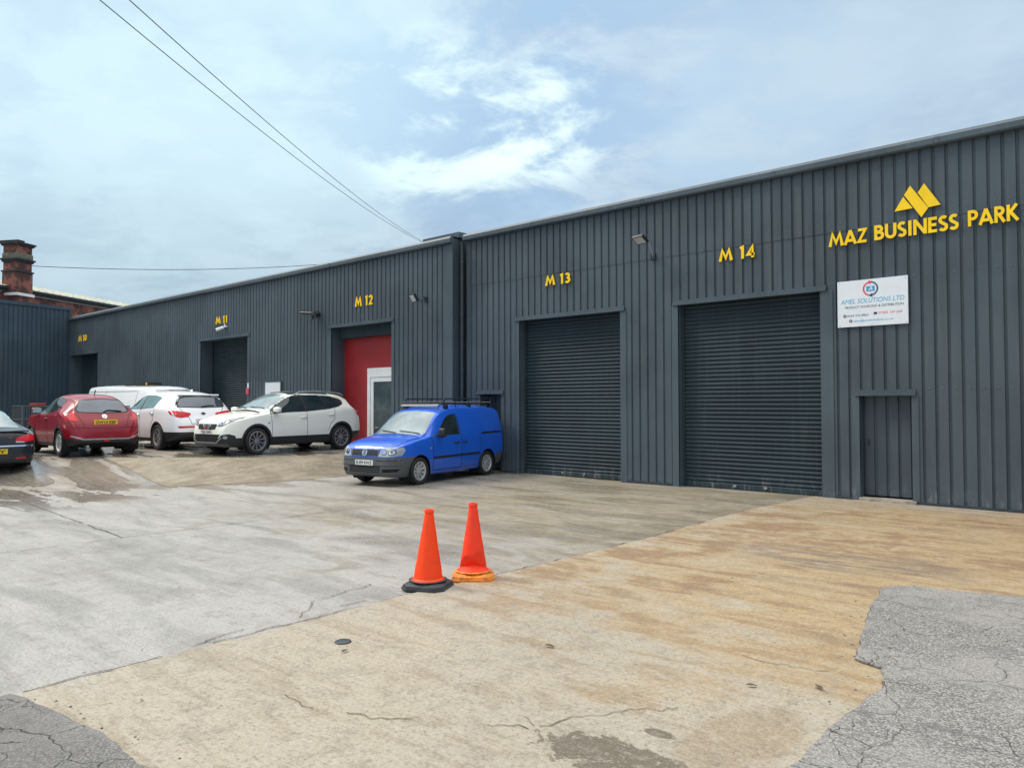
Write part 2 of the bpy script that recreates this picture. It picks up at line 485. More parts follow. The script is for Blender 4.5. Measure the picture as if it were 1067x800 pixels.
# the face of the short ramp, a sheet of browner concrete following the slope
rpo = [(foot(y)+.05, y) for y in frange(13.95, 7.2, .45)]+[(foot(y)-run(y)*.97, y) for y in frange(7.2, 13.95, .45)]
rpo = ragged(rpo, .12, .05, 8.3)
o = sheet('ramp', rpo, lambda x, y: gz(x, y)+.008, M['ramp'], .16, .02); tag(o, 'short brown concrete ramp up to the parking level', None, None, 'structure')
slab_out = ragged([(-5.3, 1.3), (4, 1.3), (13, 1.3), (13, 8), (13, 14.35), (-5.22, 14.35), (-5.36, 11.9), (-5.22, 8.5), (-5.24, 6.4), (-5.32, 4.4), (-5.28, 2.9)], .06, .05, 1.7)
o = sheet('concrete_slab', slab_out, lambda x, y: gz(x, y)+.014, M['slab'], .6); tag(o, 'tan stained concrete slab in front of the right hand shutter', None, None, 'structure')
asp_out = ragged([(-5.27, -9), (-5.27, 1.42), (-5.11, 1.47), (-4.39, 1.56), (-3.81, 1.55), (-2.7, 1.62), (-1.95, 2.5), (-1.45, 3.6), (-1.44, 4.38), (-1.40, 4.95), (-1.5, 5.32), (-1.70, 5.41), (-1.93, 6.39), (-2.14, 7.6), (-2.0, 7.84), (-1.1, 8.07), (4, 8.9), (13, 9.2), (13, -9)], .045, .045, 5.2)
o = sheet('asphalt', asp_out, lambda x, y: gz(x, y)+.03, M['asphalt'], .6, .04); tag(o, 'worn grey asphalt with cracks', None, None, 'structure')

# joints and cracks: thin dark ribbons lying in the surface
def ribbon(mb, pts, w, lift, jit=.02, step=.08, seed=0.0, gaps=0.0):
    P = []
    for i in range(len(pts)-1):
        a = Vector(pts[i]); b = Vector(pts[i+1]); n = max(1, int((b-a).length/step))
        for k in range(n):
            p = a.lerp(b, k/n); d = (b-a).normalized(); nr = Vector((-d.y, d.x))
            P.append(p+nr*jit*(noise.noise((p.x*3+seed, p.y*3, seed))+.6*noise.noise((p.x*14+seed, p.y*14, seed))))
    P.append(Vector(pts[-1]))
    for i in range(len(P)-1):
        a, b = P[i], P[i+1]
        if gaps and noise.noise((a.x*2.2+seed*3, a.y*2.2, 9+seed)) < gaps-.5: continue
        d = (b-a).normalized(); nr = Vector((-d.y, d.x))
        w0 = w*(.55+.9*abs(noise.noise((a.x*5, a.y*5, seed)))); w1 = w*(.55+.9*abs(noise.noise((b.x*5, b.y*5, seed))))
        q = [a-nr*w0, b-nr*w1, b+nr*w1, a+nr*w0]
        mb.add([(p.x, p.y, gz(p.x, p.y)+lift) for p in q], [(0, 1, 2, 3)])
cr = MB()
ribbon(cr, [(-10.42, -6), (-10.42, 14.1)], 0.0074, .006, .02, seed=1, gaps=.32)
ribbon(cr, [(-10.4, 4.05), (-14.2, 4.28), (-18.5, 4.6)], 0.0099, .006, .03, seed=2, gaps=.12)
ribbon(cr, [(-15.4, -4), (-15.6, 4)], 0.0093, .006, .02, seed=3)
ribbon(cr, [(-20.5, -5), (-20.5, 5)], 0.0093, .006, .02, seed=4)
ribbon(cr, [(-5.33, 1.5), (-5.33, 2.35)], 0.0099, .008, .03, .03, seed=5)
ribbon(cr, [(-5.36, 2.4), (-5.34, 4.5), (-5.26, 6.5), (-5.24, 8.6), (-5.4, 11.8)], 0.0074, .008, .06, .04, seed=6, gaps=.38)
ribbon(cr, [(-5.4, 2.6), (-5.62, 3.3), (-5.45, 4.2)], 0.0056, .008, .07, .03, seed=7, gaps=.42)
ribbon(cr, [(-5.45, 3.5), (-5.8, 3.9), (-5.95, 4.6)], 0.0043, .008, .07, .03, seed=17, gaps=.4)
ribbon(cr, [(-4.30, 2.40), (-4.05, 2.52), (-3.8, 2.55), (-3.45, 2.60), (-3.1, 2.85)], 0.0037, .019, .07, .025, seed=8, gaps=.40)
ribbon(cr, [(-2.85, 3.0), (-2.66, 3.16), (-2.52, 3.42), (-2.36, 3.72), (-2.2, 3.9)], 0.0034, .019, .08, .025, seed=9, gaps=.36)
ribbon(cr, [(-2.66, 3.16), (-2.78, 3.22)], 0.0031, .019, .03, .02, seed=19)
ribbon(cr, [(-2.55, 5.02), (-2.1, 4.97), (-1.75, 5.05)], 0.0037, .019, .05, .03, seed=11, gaps=.34)
ribbon(cr, [(-4.6, 6.1), (-3.2, 5.7), (-1.9, 5.75)], 0.0019, .019, .03, .06, seed=16, gaps=.42)
ae = MB()
for i in range(len(asp_out)):
    a = Vector(asp_out[i]); b = Vector(asp_out[(i+1) % len(asp_out)])
    if a.x > 6 or a.y < .5 or (b-a).length > .4: continue
    d = (b-a).normalized(); nr = Vector((d.y, -d.x))
    w0 = .012*max(0, .35+1.6*noise.noise((a.x*3.1, a.y*3.1, 2))); w1 = .012*max(0, .35+1.6*noise.noise((b.x*3.1, b.y*3.1, 2)))
    if w0+w1 > .002: cr.add([(q.x, q.y, gz(q.x, q.y)+.0195) for q in (a-nr*.006, b-nr*.006, b+nr*w1, a+nr*w0)], [(0, 1, 2, 3)])
# loose grit broken off the asphalt edge
gt = MB(); rr_ = random.Random(11)
for i in range(420):
    k = rr_.randrange(len(asp_out)); p = Vector(asp_out[k])
    if p.x > 3 or p.y < .9: continue
    near = 1.0 if 4.1 < p.y < 5.6 and p.x < -1 else .35
    if rr_.random() > near: continue
    x, y = p.x+rr_.gauss(-.02, .09), p.y+rr_.gauss(.02, .09); r_ = rr_.uniform(.003, .011)*(1.3 if rr_.random() < .1 else 1)
    z = gz(x, y)+.014+r_*.3; ph = rr_.random()*6
    pts = [(x+r_*math.cos(ph+j*1.257)*rr_.uniform(.7, 1.2), y+r_*math.sin(ph+j*1.257)*rr_.uniform(.7, 1.2), z-r_*.3) for j in range(5)]
    gt.add(pts+[(q[0]*.6+x*.4, q[1]*.6+y*.4, z+r_*.45) for q in pts], [(5, 6, 7, 8, 9)]+[(j, (j+1) % 5, (j+1) % 5+5, j+5) for j in range(5)])
tag(gt.build('loose_grit', simple('grit_stone', (.20, .19, .175), .9, .5, 30)), 'loose grit along the broken asphalt edge', 'grit', None, 'stuff')
tag(cr.build('ground_cracks', M['crack']), 'dark joints and cracks in the concrete', None, None, 'structure')
# ------------------------------------------------------------------ metal-clad buildings
YR, YLW, XC = 14.26, 13.99, -42.8
def frame(origin, u, into):
    u = Vector(u); w = Vector(into)
    m = Matrix((( u.x, w.x, 0, origin[0]), (u.y, w.y, 0, origin[1]), (u.z, w.z, 1, origin[2]), (0, 0, 0, 1)))
    return m
def clad(mb, m, x0, x1, z0, z1, y=0.0, pitch=.2, slope=.013, bot=.028, deep=.028, phase=0.0):
    pts = []
    k = math.floor((x0-phase)/pitch)-1
    while k*pitch+phase < x1+pitch:
        b = k*pitch+phase
        pts += [(b, 0), (b+slope, deep), (b+slope+bot, deep), (b+2*slope+bot, 0)]
        k += 1
    P = []
    for i in range(len(pts)-1):
        (a, da), (b, db) = pts[i], pts[i+1]
        for x in (x0, x1):
            if a < x < b: P.append((x, da+(db-da)*(x-a)/(b-a)))
    P += [p for p in pts if x0 <= p[0] <= x1]
    P.sort()
    vs = []
    for x, d in P: vs += [m @ Vector((x, y+d, z0)), m @ Vector((x, y+d, z1))]
    mb.add(vs, [(2*i, 2*i+2, 2*i+3, 2*i+1) for i in range(len(P)-1)])
def clad_wall(mb, m, x0, x1, z0, z1, openings, lap=None, phase=0.0):
    # openings: (x0, x1, z_bottom, z_top)
    xs_ = sorted({x0, x1} | {o[0] for o in openings} | {o[1] for o in openings})
    for a, b in zip(xs_, xs_[1:]):
        if b-a < 1e-4: continue
        op = [o for o in openings if o[0] <= a+1e-6 and o[1] >= b-1e-6]
        spans = [(z0, z1)]
        for o in op:
            ns = []
            for s in spans:
                if o[2] > s[0]: ns.append((s[0], min(o[2], s[1])))
                if o[3] < s[1]: ns.append((max(o[3], s[0]), s[1]))
            spans = ns
        for s in spans:
            if lap and s[0] < lap < s[1]:
                clad(mb, m, a, b, s[0], lap, .008, phase=phase); clad(mb, m, a, b, lap-.0, s[1], 0, phase=phase)
            else: clad(mb, m, a, b, s[0], s[1], 0.008 if lap and s[1] <= lap else 0, phase=phase)
def reveal(mb, m, x0, x1, z0, z1, d, t=.05):
    # jamb linings and soffit of an opening, thin boxes behind the face
    mb.box(x0-t, x0, .012, d+.05, z0, z1+t, m); mb.box(x1, x1+t, .012, d+.05, z0, z1+t, m)
    mb.box(x0, x1, .012, d+.05, z1, z1+t, m)
def shutter_mesh(m, x0, x1, z0, z1, y, pitch=.086):
    mb = MB(); n = int((z1-z0)/pitch)+1; prof = []
    z = z0+.12
    prof += [(y-.012, z0), (y-.02, z0+.02), (y-.02, z0+.10), (y, z0+.12)]
    while z < z1:
        for f, d in ((.0, .004), (.08, -.004), (.25, -.016), (.45, -.021), (.65, -.016), (.82, -.003), (.9, .006), (1.0, .006)):
            zz = z+f*pitch
            if zz < z1: prof.append((y+d, zz))
        z += pitch
    vs = []
    for yy, zz in prof: vs += [m @ Vector((x0, yy, zz)), m @ Vector((x1, yy, zz))]
    mb.add(vs, [(2*i, 2*i+1, 2*i+3, 2*i+2) for i in range(len(prof)-1)])
    return mb
def eaves(m, x0, x1, z, parent, joints=()):
    poly = [(0.0, z-.19), (-.10, z-.19), (-.125, z-.165), (-.125, z-.075), (-.075, z-.012), (-.02, z), (.25, z+.015), (.25, z-.05), (0.0, z-.06)]
    mb = MB(); n = len(poly)
    vs = [m @ Vector((x0, y, zz)) for y, zz in poly]+[m @ Vector((x1, y, zz)) for y, zz in poly]
    mb.add(vs, [tuple(range(n)), tuple(range(2*n-1, n-1, -1))]+[(i, i+n, (i+1) % n+n, (i+1) % n) for i in range(n)])
    o = mb.build('gutter', M['trim'], parent, recalc=True)
    for x in joints:
        jb = MB(); jb.box(x-.035, x+.035, -.131, -.10, z-.17, z-.07, m)
        for dz in (-.15, -.125, -.10): jb.box(x-.05, x-.038, -.134, -.12, z+dz, z+dz+.012, m)
        jb.build('gutter_joint', M['trim'], o)
    return o
def lintel(m, x0, x1, z, parent, over=.12, mat='trim'):
    mb = MB(); mb.box(x0-over, x1+over, -.035, .011, z-.005, z+.045, m)
    mb.box(x0-over, x1+over, -.012, .010, z+.045, z+.10, m)
    return mb.build('lintel_flashing', M[mat], parent)
def jamb(m, xa, xb, z0, z1, parent, y=-.006):
    mb = MB(); mb.box(xa, xb, y, .040, z0, z1, m)
    return mb.build('jamb_flashing', M['trim'], parent, bevel=.004)
def rivets(m, spots, parent):
    mb = MB()
    for x, z in spots:
        mb.lathe([(.011, 0), (.009, .006), (.0, .008)], 6, m @ Matrix.Translation((x, -.001, z)) @ Matrix.Rotation(R(90), 4, 'X'))
    return tag(mb.build('rivets', M['roof'], parent), kind='stuff')

# --- right hand building (two shutters, sign)
mr = frame((0, YR, 0), (1, 0, 0), (0, 1, 0))
ZR = 6.27
bR = tag(empty('industrial_unit', (-4, YR, 0)), 'slate grey metal clad unit on the right with two roller shutters', 'building')
bR_inv = Matrix.Translation((4, -YR, 0))
mR = bR_inv @ mr       # children are given in the unit's own coordinates
opsR = [(-12.43, -9.43, -.2, 3.82), (-7.98, -5.03, -.2, 3.82), (-4.36, -3.51, -.2, 1.88), (-13.80, -13.06, -.2, 2.0)]
x0R, x1R = -14.30, 14.0
w = MB(); clad_wall(w, mR, x0R, x1R, -.02, ZR-.04, opsR, 4.875, phase=.05)
w.box(x1R, x1R+.05, 0, 30, -.3, ZR-.05, mR); w.box(x0R-.05, x0R, .25, 30, -.3, ZR-.05, mR); w.box(x0R, x1R, 30, 30.05, -.3, ZR-.05, mR)
w.build('wall', M['clad'], bR)
for o, d in zip(opsR, (.26, .22, .20, .35)): rv = MB(); reveal(rv, mR, o[0], o[1], -.2, o[3], d); rv.build('door_reveal', M['trim'], bR)
rv = MB()
# inner lining closes the wall behind the cladding
for a, b in ((x0R, -13.85), (-13.01, -12.48), (-9.38, -8.03), (-4.98, -4.41), (-3.46, x1R)): rv.box(a, b, .06, .12, -.3, ZR-.1, mR)
for o in opsR: rv.box(o[0]-.05, o[1]+.05, .06, .12, o[3]+.051, ZR-.1, mR)
rv.build('inner_lining', M['soffit'], bR)
rf = MB(); rf.add([mR @ Vector(p) for p in ((x0R-.05, .2, ZR-.03), (x1R+.05, .2, ZR-.03), (x1R+.05, 15, ZR+.9), (x0R-.05, 15, ZR+.9), (x1R+.05, 30, ZR-.03), (x0R-.05, 30, ZR-.03))], [(0, 1, 2, 3), (3, 2, 4, 5)])
rf.build('roof', M['roof'], bR)
eaves(mR, x0R-.02, x1R, ZR, bR, (-11.9, -8.77, -5.84, -3.04, -.2, 2.7, 5.6))
for o, d in ((opsR[0], .25), (opsR[1], .21)):
    sh = shutter_mesh(mR, o[0]+.002, o[1]-.002, .005, o[3], d).build('roller_shutter', M['shutter'], bR)
    for xa in (o[0]+.004, o[1]-.054): g = MB(); g.box(xa, xa+.05, d-.055, d-.026, .0, o[3]-.01, mR); g.build('guide_rail', M['shutter'], sh)
    xm = (o[0]+o[1])/2
    for xa in (xm-.35, xm+.29): lk = MB(); lk.box(xa, xa+.06, d-.032, d-.021, .06, .10, mR); lk.build('lift_handle', M['galv'], sh)
lintel(mR, -12.43, -9.43, 3.82, bR); lintel(mR, -7.98, -5.03, 3.82, bR); lintel(mR, -4.36, -3.51, 1.88, bR, .07); lintel(mR, -13.80, -13.06, 2.0, bR, .1)
jamb(mR, -9.43, -9.27, .0, 3.815, bR); jamb(mR, -12.53, -12.43, .0, 3.815, bR)
jamb(mR, -8.13, -7.98, .0, 3.815, bR); jamb(mR, -5.03, -4.80, .0, 3.815, bR)
jamb(mR, -4.50, -4.36, .0, 1.875, bR); jamb(mR, -3.51, -3.40, .06, 1.875, bR)
# personnel doors clad to match
for a, b, z0_, z1_, d in ((-4.36, -3.51, .10, 1.88, .20), (-13.80, -13.06, .03, 2.0, .35)):
    dm = MB(); clad(dm, mR, a+.004, b-.004, z0_, z1_, d, phase=.02); dm.box(a+.004, b-.004, d+.04, d+.06, z0_, z1_, mR)
    dd = dm.build('door', M['clad'], bR)
    hm = MB(); hm.box(a+.08, a+.11, d-.012, d-.001, .98, 1.10, mR); hm.tube([mR @ Vector(p) for p in ((a+.095, d-.012, 1.05), (a+.095, d-.035, 1.05))], .012, 8)
    if d < .3: hm.build('handle', M['soffit'], dd)
st = MB(); st.box(-4.37, -3.44, -.07, .199, -.05, .07, mR); st.build('door_step', simple('step_concrete', (.30, .27, .22), .85, .3, 9), bR, bevel=.008)
for a, b in ((-9.27, -8.13), (-13.06+.05, -12.53), (-4.80, -4.50), (-3.40, x1R)): ki = MB(); ki.box(a, b, -.012, .02, -.04, .06, mR); ki.build('base_flashing', M['soffit'], bR)
sp_ = [(x*.2-.035, 3.94) for x in range(-24, 10)]+[(x*.2-.035, 5.02) for x in range(-70, 10)]+[(x*.4-.035, 5.95) for x in range(-35, 8)]+[(x*.2-.035, 2.0) for x in range(-16, 10)]
rivets(mR, sp_, bR)
# down pipe in the joint between the two buildings
dp = MB(); dp.tube([mR @ Vector(p) for p in ((-14.40, -.06, 6.07), (-14.40, -.06, .02))], .050, 12)
o = dp.build('downpipe', M['pipe'], bR, smooth=50)
for z in (1.1, 2.6, 4.1, 5.5):
    bk = MB(); bk.lathe([(.058, -.03), (.062, -.02), (.062, .02), (.058, .03)], 12, mR @ Matrix.Translation((-14.40, -.06, z)))
    bk.build('pipe_collar', M['pipe'], o, smooth=50)

# --- left hand building (three units) stands a little further forward
ml = frame((0, YLW, 0), (1, 0, 0), (0, 1, 0))
bL = tag(empty('industrial_unit', (-28, YLW, .4)), 'long slate grey metal clad unit behind the parked cars, with a red panelled doorway', 'building')
mL = Matrix.Translation((28, -YLW, -.4)) @ ml
ZL = 6.22; x0L, x1L = -42.8, -14.56
opsL = [(-42.70, -39.13, -.2, 4.24), (-28.70, -25.14, -.2, 4.20), (-20.04, -17.08, -.2, 4.13)]
w = MB(); clad_wall(w, mL, x0L, x1L, -.1, ZL-.04, opsL, None, phase=.03)
w.box(x1L-.01, x1L+.03, .0, 30, -.3, ZL-.02, mL); w.box(x0L-.1, x0L-.02, .1, 30, -.3, ZL-.02, mL); w.box(x0L, x1L, 30, 30.05, -.3, ZL-.02, mL)
w.build('wall', M['clad'], bL)
for o in opsL: rv = MB(); reveal(rv, mL, o[0], o[1], -.2, o[3], .54); rv.build('door_reveal', M['trim'], bL)
rv = MB()
for a, b in ((-39.08, -28.75), (-25.09, -20.09), (-17.03, x1L-.02)): rv.box(a, b, .06, .12, -.3, ZL-.1, mL)
for o in opsL: rv.box(o[0]-.05, o[1]+.05, .06, .12, o[3]+.051, ZL-.1, mL)
rv.build('inner_lining', M['soffit'], bL)
rf = MB(); rf.add([mL @ Vector(p) for p in ((x0L, .2, ZL-.03), (x1L, .2, ZL-.03), (x1L, 15, ZL+.75), (x0L, 15, ZL+.75), (x1L, 30, ZL-.03), (x0L, 30, ZL-.03))], [(0, 1, 2, 3), (3, 2, 4, 5)])
rf.build('roof', M['roof'], bL)
eaves(mL, x0L, x1L+.03, ZL, bL, (-38, -32, -26, -20))
vg = MB(); vg.box(-15.9, x1L+.10, .15, .45, ZL-.02, ZL+.13, mL); vg.build('ridge_flashing', M['trim'], bL)
en = MB(); en.box(-14.75, x1L+.032, -.02, .02, .0, ZL-.2, mL); en.build('corner_flashing', M['trim'], bL)
for o, ov in zip(opsL, (.05, .14, .12)): lintel(mL, o[0], o[1], o[3], bL, ov)
jamb(mL, -17.08, -16.95, .2, 4.12, bL); jamb(mL, -20.16, -20.04, .2, 4.12, bL); jamb(mL, -25.14, -25.02, .2, 4.19, bL); jamb(mL, -28.82, -28.70, .2, 4.19, bL); jamb(mL, -39.13, -39.0, .2, 4.23, bL)
sh = shutter_mesh(mL, -28.7, -25.14, .35, 4.2, .53).build('roller_shutter', M['shutter'], bL)
for xa in (-28.69, -25.21): g = MB(); g.box(xa, xa+.06, .47, .505, .3, 4.19, mL); g.build('guide_rail', M['shutter'], sh)
for a, b in ((-42.69, -40.93), (-40.91, -39.14)):
    d10 = MB(); d10.box(a, b, .50, .53, .3, 4.23, mL)
    for i in range(4): x = a+.3+i*.4; d10.box(x-.02, x+.02, .485, .5005, .4, 4.1, mL)
    d10.build('door', M['shutter'], bL)
hb = MB(); hb.box(-20.04, -17.08, .30, .56, 3.80, 4.13, mL); hb.build('shutter_box', M['shutter'], bL, bevel=.02)
rp = MB(); rp.box(-20.04, -17.08, .52, .58, .2, 3.80, mL)
rp = rp.build('red_panel', M['red_panel'], bL)
# white door with a grey glass pane in the red panel
df = MB(); da, db = -18.80, -17.20
df.box(da, da+.14, .46, .517, .38, 2.84, mL); df.box(db-.1, db, .46, .517, .38, 2.84, mL); df.box(da+.14, db-.1, .46, .517, 2.56, 2.84, mL)
df = df.build('door_frame', M['white'], bL, bevel=.006)
dl_ = MB(); a, b = da+.145, db-.105
dl_.box(a, a+.14, .475, .515, .42, 2.555, mL); dl_.box(b-.12, b, .475, .515, .42, 2.555, mL); dl_.box(a+.14, b-.12, .475, .515, 2.42, 2.555, mL); dl_.box(a+.14, b-.12, .475, .515, .42, .62, mL)
dl_ = dl_.build('door', M['white'], bL)
gp = MB(); gp.box(a+.14, b-.12, .49, .51, .62, 2.42, mL); gp.build('pane', m_glass('door_glass', (.07, .10, .105), 1.5), dl_)
hd = MB(); hd.box(b-.10, b-.05, .45, .474, 1.30, 1.52, mL); hd.build('handle', M['galv'], dl_)

# --- building closing the yard on the left, end wall facing right
mb3 = frame((XC, 0, 0), (0, 1, 0), (-1, 0, 0))
bC = tag(empty('industrial_unit', (XC, 5, .4)), 'dark blue metal clad building closing the left end of the yard', 'building')
mC = bC.matrix_basis.inverted() if False else Matrix.Translation((-XC, -5, -.4)) @ mb3
w = MB(); clad_wall(w, mC, -25, 13.88, -.1, 6.70, [], None)
w.box(13.90, 13.98, -.02, .2, -.1, 6.64, mC)
w.build('wall', M['clad_side'], bC)
w = MB()
w.add([mC @ Vector(p) for p in ((-25, -.05, 7.4+.6), (13.98, -.05, 6.73), (13.98, .12, 6.73), (-25, .12, 8.0), (-25, -.05, 7.4+.44), (13.98, -.05, 6.57), (13.98, .12, 6.57), (-25, .12, 7.84))], [(0, 1, 2, 3), (4, 7, 6, 5), (0, 4, 5, 1), (3, 2, 6, 7), (1, 5, 6, 2), (0, 3, 7, 4)])
w.build('verge_flashing', M['clad_side'], bC)
w = MB(); w.add([mC @ Vector(p) for p in ((-25, .06, 6.69), (13.9, .06, 6.69), (13.9, .06, 6.72), (-25, .06, 7.96), (-25, 20, 6.7), (13.9, 20, 6.6), (13.9, 20, 6.65), (-25, 20, 7.9))], [(0, 1, 2, 3), (3, 2, 6, 7)])
w.build('roof', M['roof'], bC)

# --- Victorian brick building beyond
a0 = Vector((-57.8, 16.1, 0)); a1 = Vector((-62.6, 24.5, 0)); dv = (a1-a0).normalized()
ang = math.atan2(dv.y, dv.x)
bB = tag(empty('brick_building', (a0.x, a0.y, 0), ang), 'old red brick building with a pale sheeted roof seen above the metal roofs', 'building')
L = 40
w = MB(); w.box(-12, L, 0, .4, -.5, 9.05); w.box(-12, L, .4, 9, -.5, 8.9)
w.build('wall', M['brick'], bB)
w = MB(); w.box(-12, L, -.16, .0, 9.06, 9.34); w.box(-12, L, -.25, -.161, 9.26, 9.40); w.build('eaves', M['soot_stone'], bB)
w = MB(); n = 0
vs = []; fs = []
k = int((L+12)/.3)
for i in range(k+1):
    x = -12+i*.3; dz = .05*(i % 2)
    vs += [(x, -.18, 9.42+dz), (x, 2.3, 10.12+dz), (x, 2.35, 10.02)]
for i in range(k):
    fs += [(3*i, 3*i+3, 3*i+4, 3*i+1), (3*i+1, 3*i+4, 3*i+5, 3*i+2)]
w.add(vs, fs); w.build('roof', M['slate'], bB)
ch = MB()
cx = -.98; cy = -.35
def sq(mb, r, z0, z1, rl=None): mb.box(cx-r, cx+r, cy-r, cy+r, z0, z1)
sq(ch, .60, 7.0, 10.35); sq(ch, .56, 10.46, 11.0)
chim = ch.build('chimney', M['brick'], bB, bevel=.02)
cs = MB(); sq(cs, .66, 10.351, 10.458); sq(cs, .64, 11.0, 11.12); sq(cs, .72, 11.121, 11.24); sq(cs, .66, 12.05, 12.16); sq(cs, .74, 12.161, 12.28); cs.box(cx-.74, cx-.2, cy-.74, cy+.74, 12.281, 12.38)
cs.build('corbel', M['soot_stone'], chim, bevel=.03)
cg = MB(); sq(cg, .61, 11.241, 11.58); cg.build('stone_band', M['stone'], chim, bevel=.03)
cg = MB(); sq(cg, .56, 11.581, 12.05); cg.build('upper_stack', M['brick'], chim)
cf = MB(); sq(cf, .68, 8.80, 8.98); cf.build('lead_flashing', M['white'], chim)

# ------------------------------------------------------------------ lettering (stroked glyphs)
def arc(cx_, cy_, r, a0_, a1_, n=8, ry=None):
    ry = ry or r
    return [(cx_+r*math.cos(R(a0_+(a1_-a0_)*i/n)), cy_+ry*math.sin(R(a0_+(a1_-a0_)*i/n))) for i in range(n+1)]
GL = {
 'M': (1.02, [[(.08, 0), (.25, .86), (.51, .22), (.77, .86), (.94, 0)]]),
 'A': (.88, [[(.08, 0), (.44, .96)], [(.44, .96), (.80, 0)], [(.24, .27), (.64, .27)]]),
 'Z': (.66, [[(.06, .9), (.56, .9), (.1, .1), (.62, .1)]]),
 'B': (.64, [[(.1, 0), (.1, 1)], [(.1, .905)]+arc(.30, .73, .17, 90, -90, 8, .175)+[(.1, .555)], [(.1, .50)]+arc(.34, .30, .20, 90, -90, 8, .205)+[(.1, .095)]]),
 'U': (.74, [[(.1, 1)]+arc(.36, .36, .26, 180, 360, 12, .265)+[(.62, 1)]]),
 'S': (.56, [arc(.29, .725, .19, 40, 180, 8, .19)+[(.13, .62), (.22, .54), (.34, .46), (.44, .38)]+arc(.27, .28, .19, 10, -150, 10, .19)]),
 'I': (.32, [[(.16, 0), (.16, 1)]]),
 'N': (.84, [[(.1, 0), (.1, 1)], [(.72, 0), (.72, 1)], [(.12, .94), (.70, .06)]]),
 'E': (.56, [[(.1, 0), (.1, 1)], [(.1, .905), (.52, .905)], [(.1, .5), (.48, .5)], [(.1, .095), (.52, .095)]]),
 'P': (.60, [[(.1, 0), (.1, 1)], [(.1, .905)]+arc(.30, .68, .22, 90, -90, 8, .225)+[(.1, .455)]]),
 'R': (.66, [[(.1, 0), (.1, 1)], [(.1, .905)]+arc(.30, .70, .20, 90, -90, 8, .205)+[(.1, .495)], [(.28, .48), (.58, 0)]]),
 'K': (.70, [[(.1, 0), (.1, 1)], [(.16, .48), (.58, 1.0)], [(.22, .56), (.64, 0)]]),
 '0': (.66, [arc(.33, .5, .22, 90, 450, 20, .4)]),
 '1': (.50, [[(.08, .84), (.27, .905), (.27, 0)]]),
 '2': (.64, [arc(.31, .70, .2, 165, -20, 9, .205)+[(.42, .48), (.17, .1), (.58, .1)]]),
 '3': (.62, [arc(.29, .72, .17, 150, -80, 9, .185)+[(.29, .535)], [(.25, .505)]+arc(.30, .30, .20, 80, -145, 10, .205)]),
 '4': (.66, [[(.47, 0), (.47, .9), (.1, .26), (.62, .26)]]),
}
def stroke_poly(pts, w):
    P = [Vector(p) for p in pts]; closed = (P[0]-P[-1]).length < 1e-4
    Lf, Rt = [], []
    for i, p in enumerate(P):
        d0 = (p-P[i-1]).normalized() if i else (P[1]-P[0]).normalized()
        d1 = (P[i+1]-p).normalized() if i < len(P)-1 else (P[-1]-P[-2]).normalized()
        if closed and i in (0, len(P)-1): d0 = (P[-1]-P[-2]).normalized(); d1 = (P[1]-P[0]).normalized()
        n0 = Vector((-d0.y, d0.x)); n1 = Vector((-d1.y, d1.x)); nb = (n0+n1).normalized()
        k = min(1/max(.25, nb.dot(n0)), 1.75)
        Lf.append(p+nb*w/2*k); Rt.append(p-nb*w/2*k)
    return Lf, Rt
def glyph(ch, size, w, depth, m):
    mb = MB(); lift = 0
    for st_ in GL[ch][1]:
        Lf, Rt = stroke_poly(st_, w*(1.15 if ch == 'M' else 1))
        n = len(Lf); d0 = -depth-lift
        vs = []
        for a, b in zip(Lf, Rt):
            for y in (d0, -.002):
                vs += [m @ Vector((a.x*size, y, a.y*size)), m @ Vector((b.x*size, y, b.y*size))]
        fs = []
        for i in range(n-1):
            a = 4*i; b = 4*i+4
            fs += [(a, a+1, b+1, b), (a+2, b+2, b+3, a+3), (a, b, b+2, a+2), (a+1, a+3, b+3, b+1)]
        fs += [(0, 2, 3, 1), (4*(n-1), 4*(n-1)+1, 4*(n-1)+3, 4*(n-1)+2)]
        mb.add(vs, fs); lift += .003
    return mb
def sign_text(parent, text, x0, x1, z, size, y, w=.19, depth=.022, space=.42, name='letter'):
    tot = sum(GL[c][0] if c != ' ' else space for c in text)+.04*(len(text)-1)
    k = (x1-x0)/(tot*size)
    x = 0
    for c in text:
        if c != ' ':
            m = Matrix.Translation((x0+x*size*k-parent.location.x, y-parent.location.y, z-parent.location.z)) @ Matrix.Diagonal((k, 1, 1, 1))
            glyph(c, size, w, depth, m).build(name, M['yellow'], parent, recalc=True)
        x += (GL[c][0] if c != ' ' else space)+.04

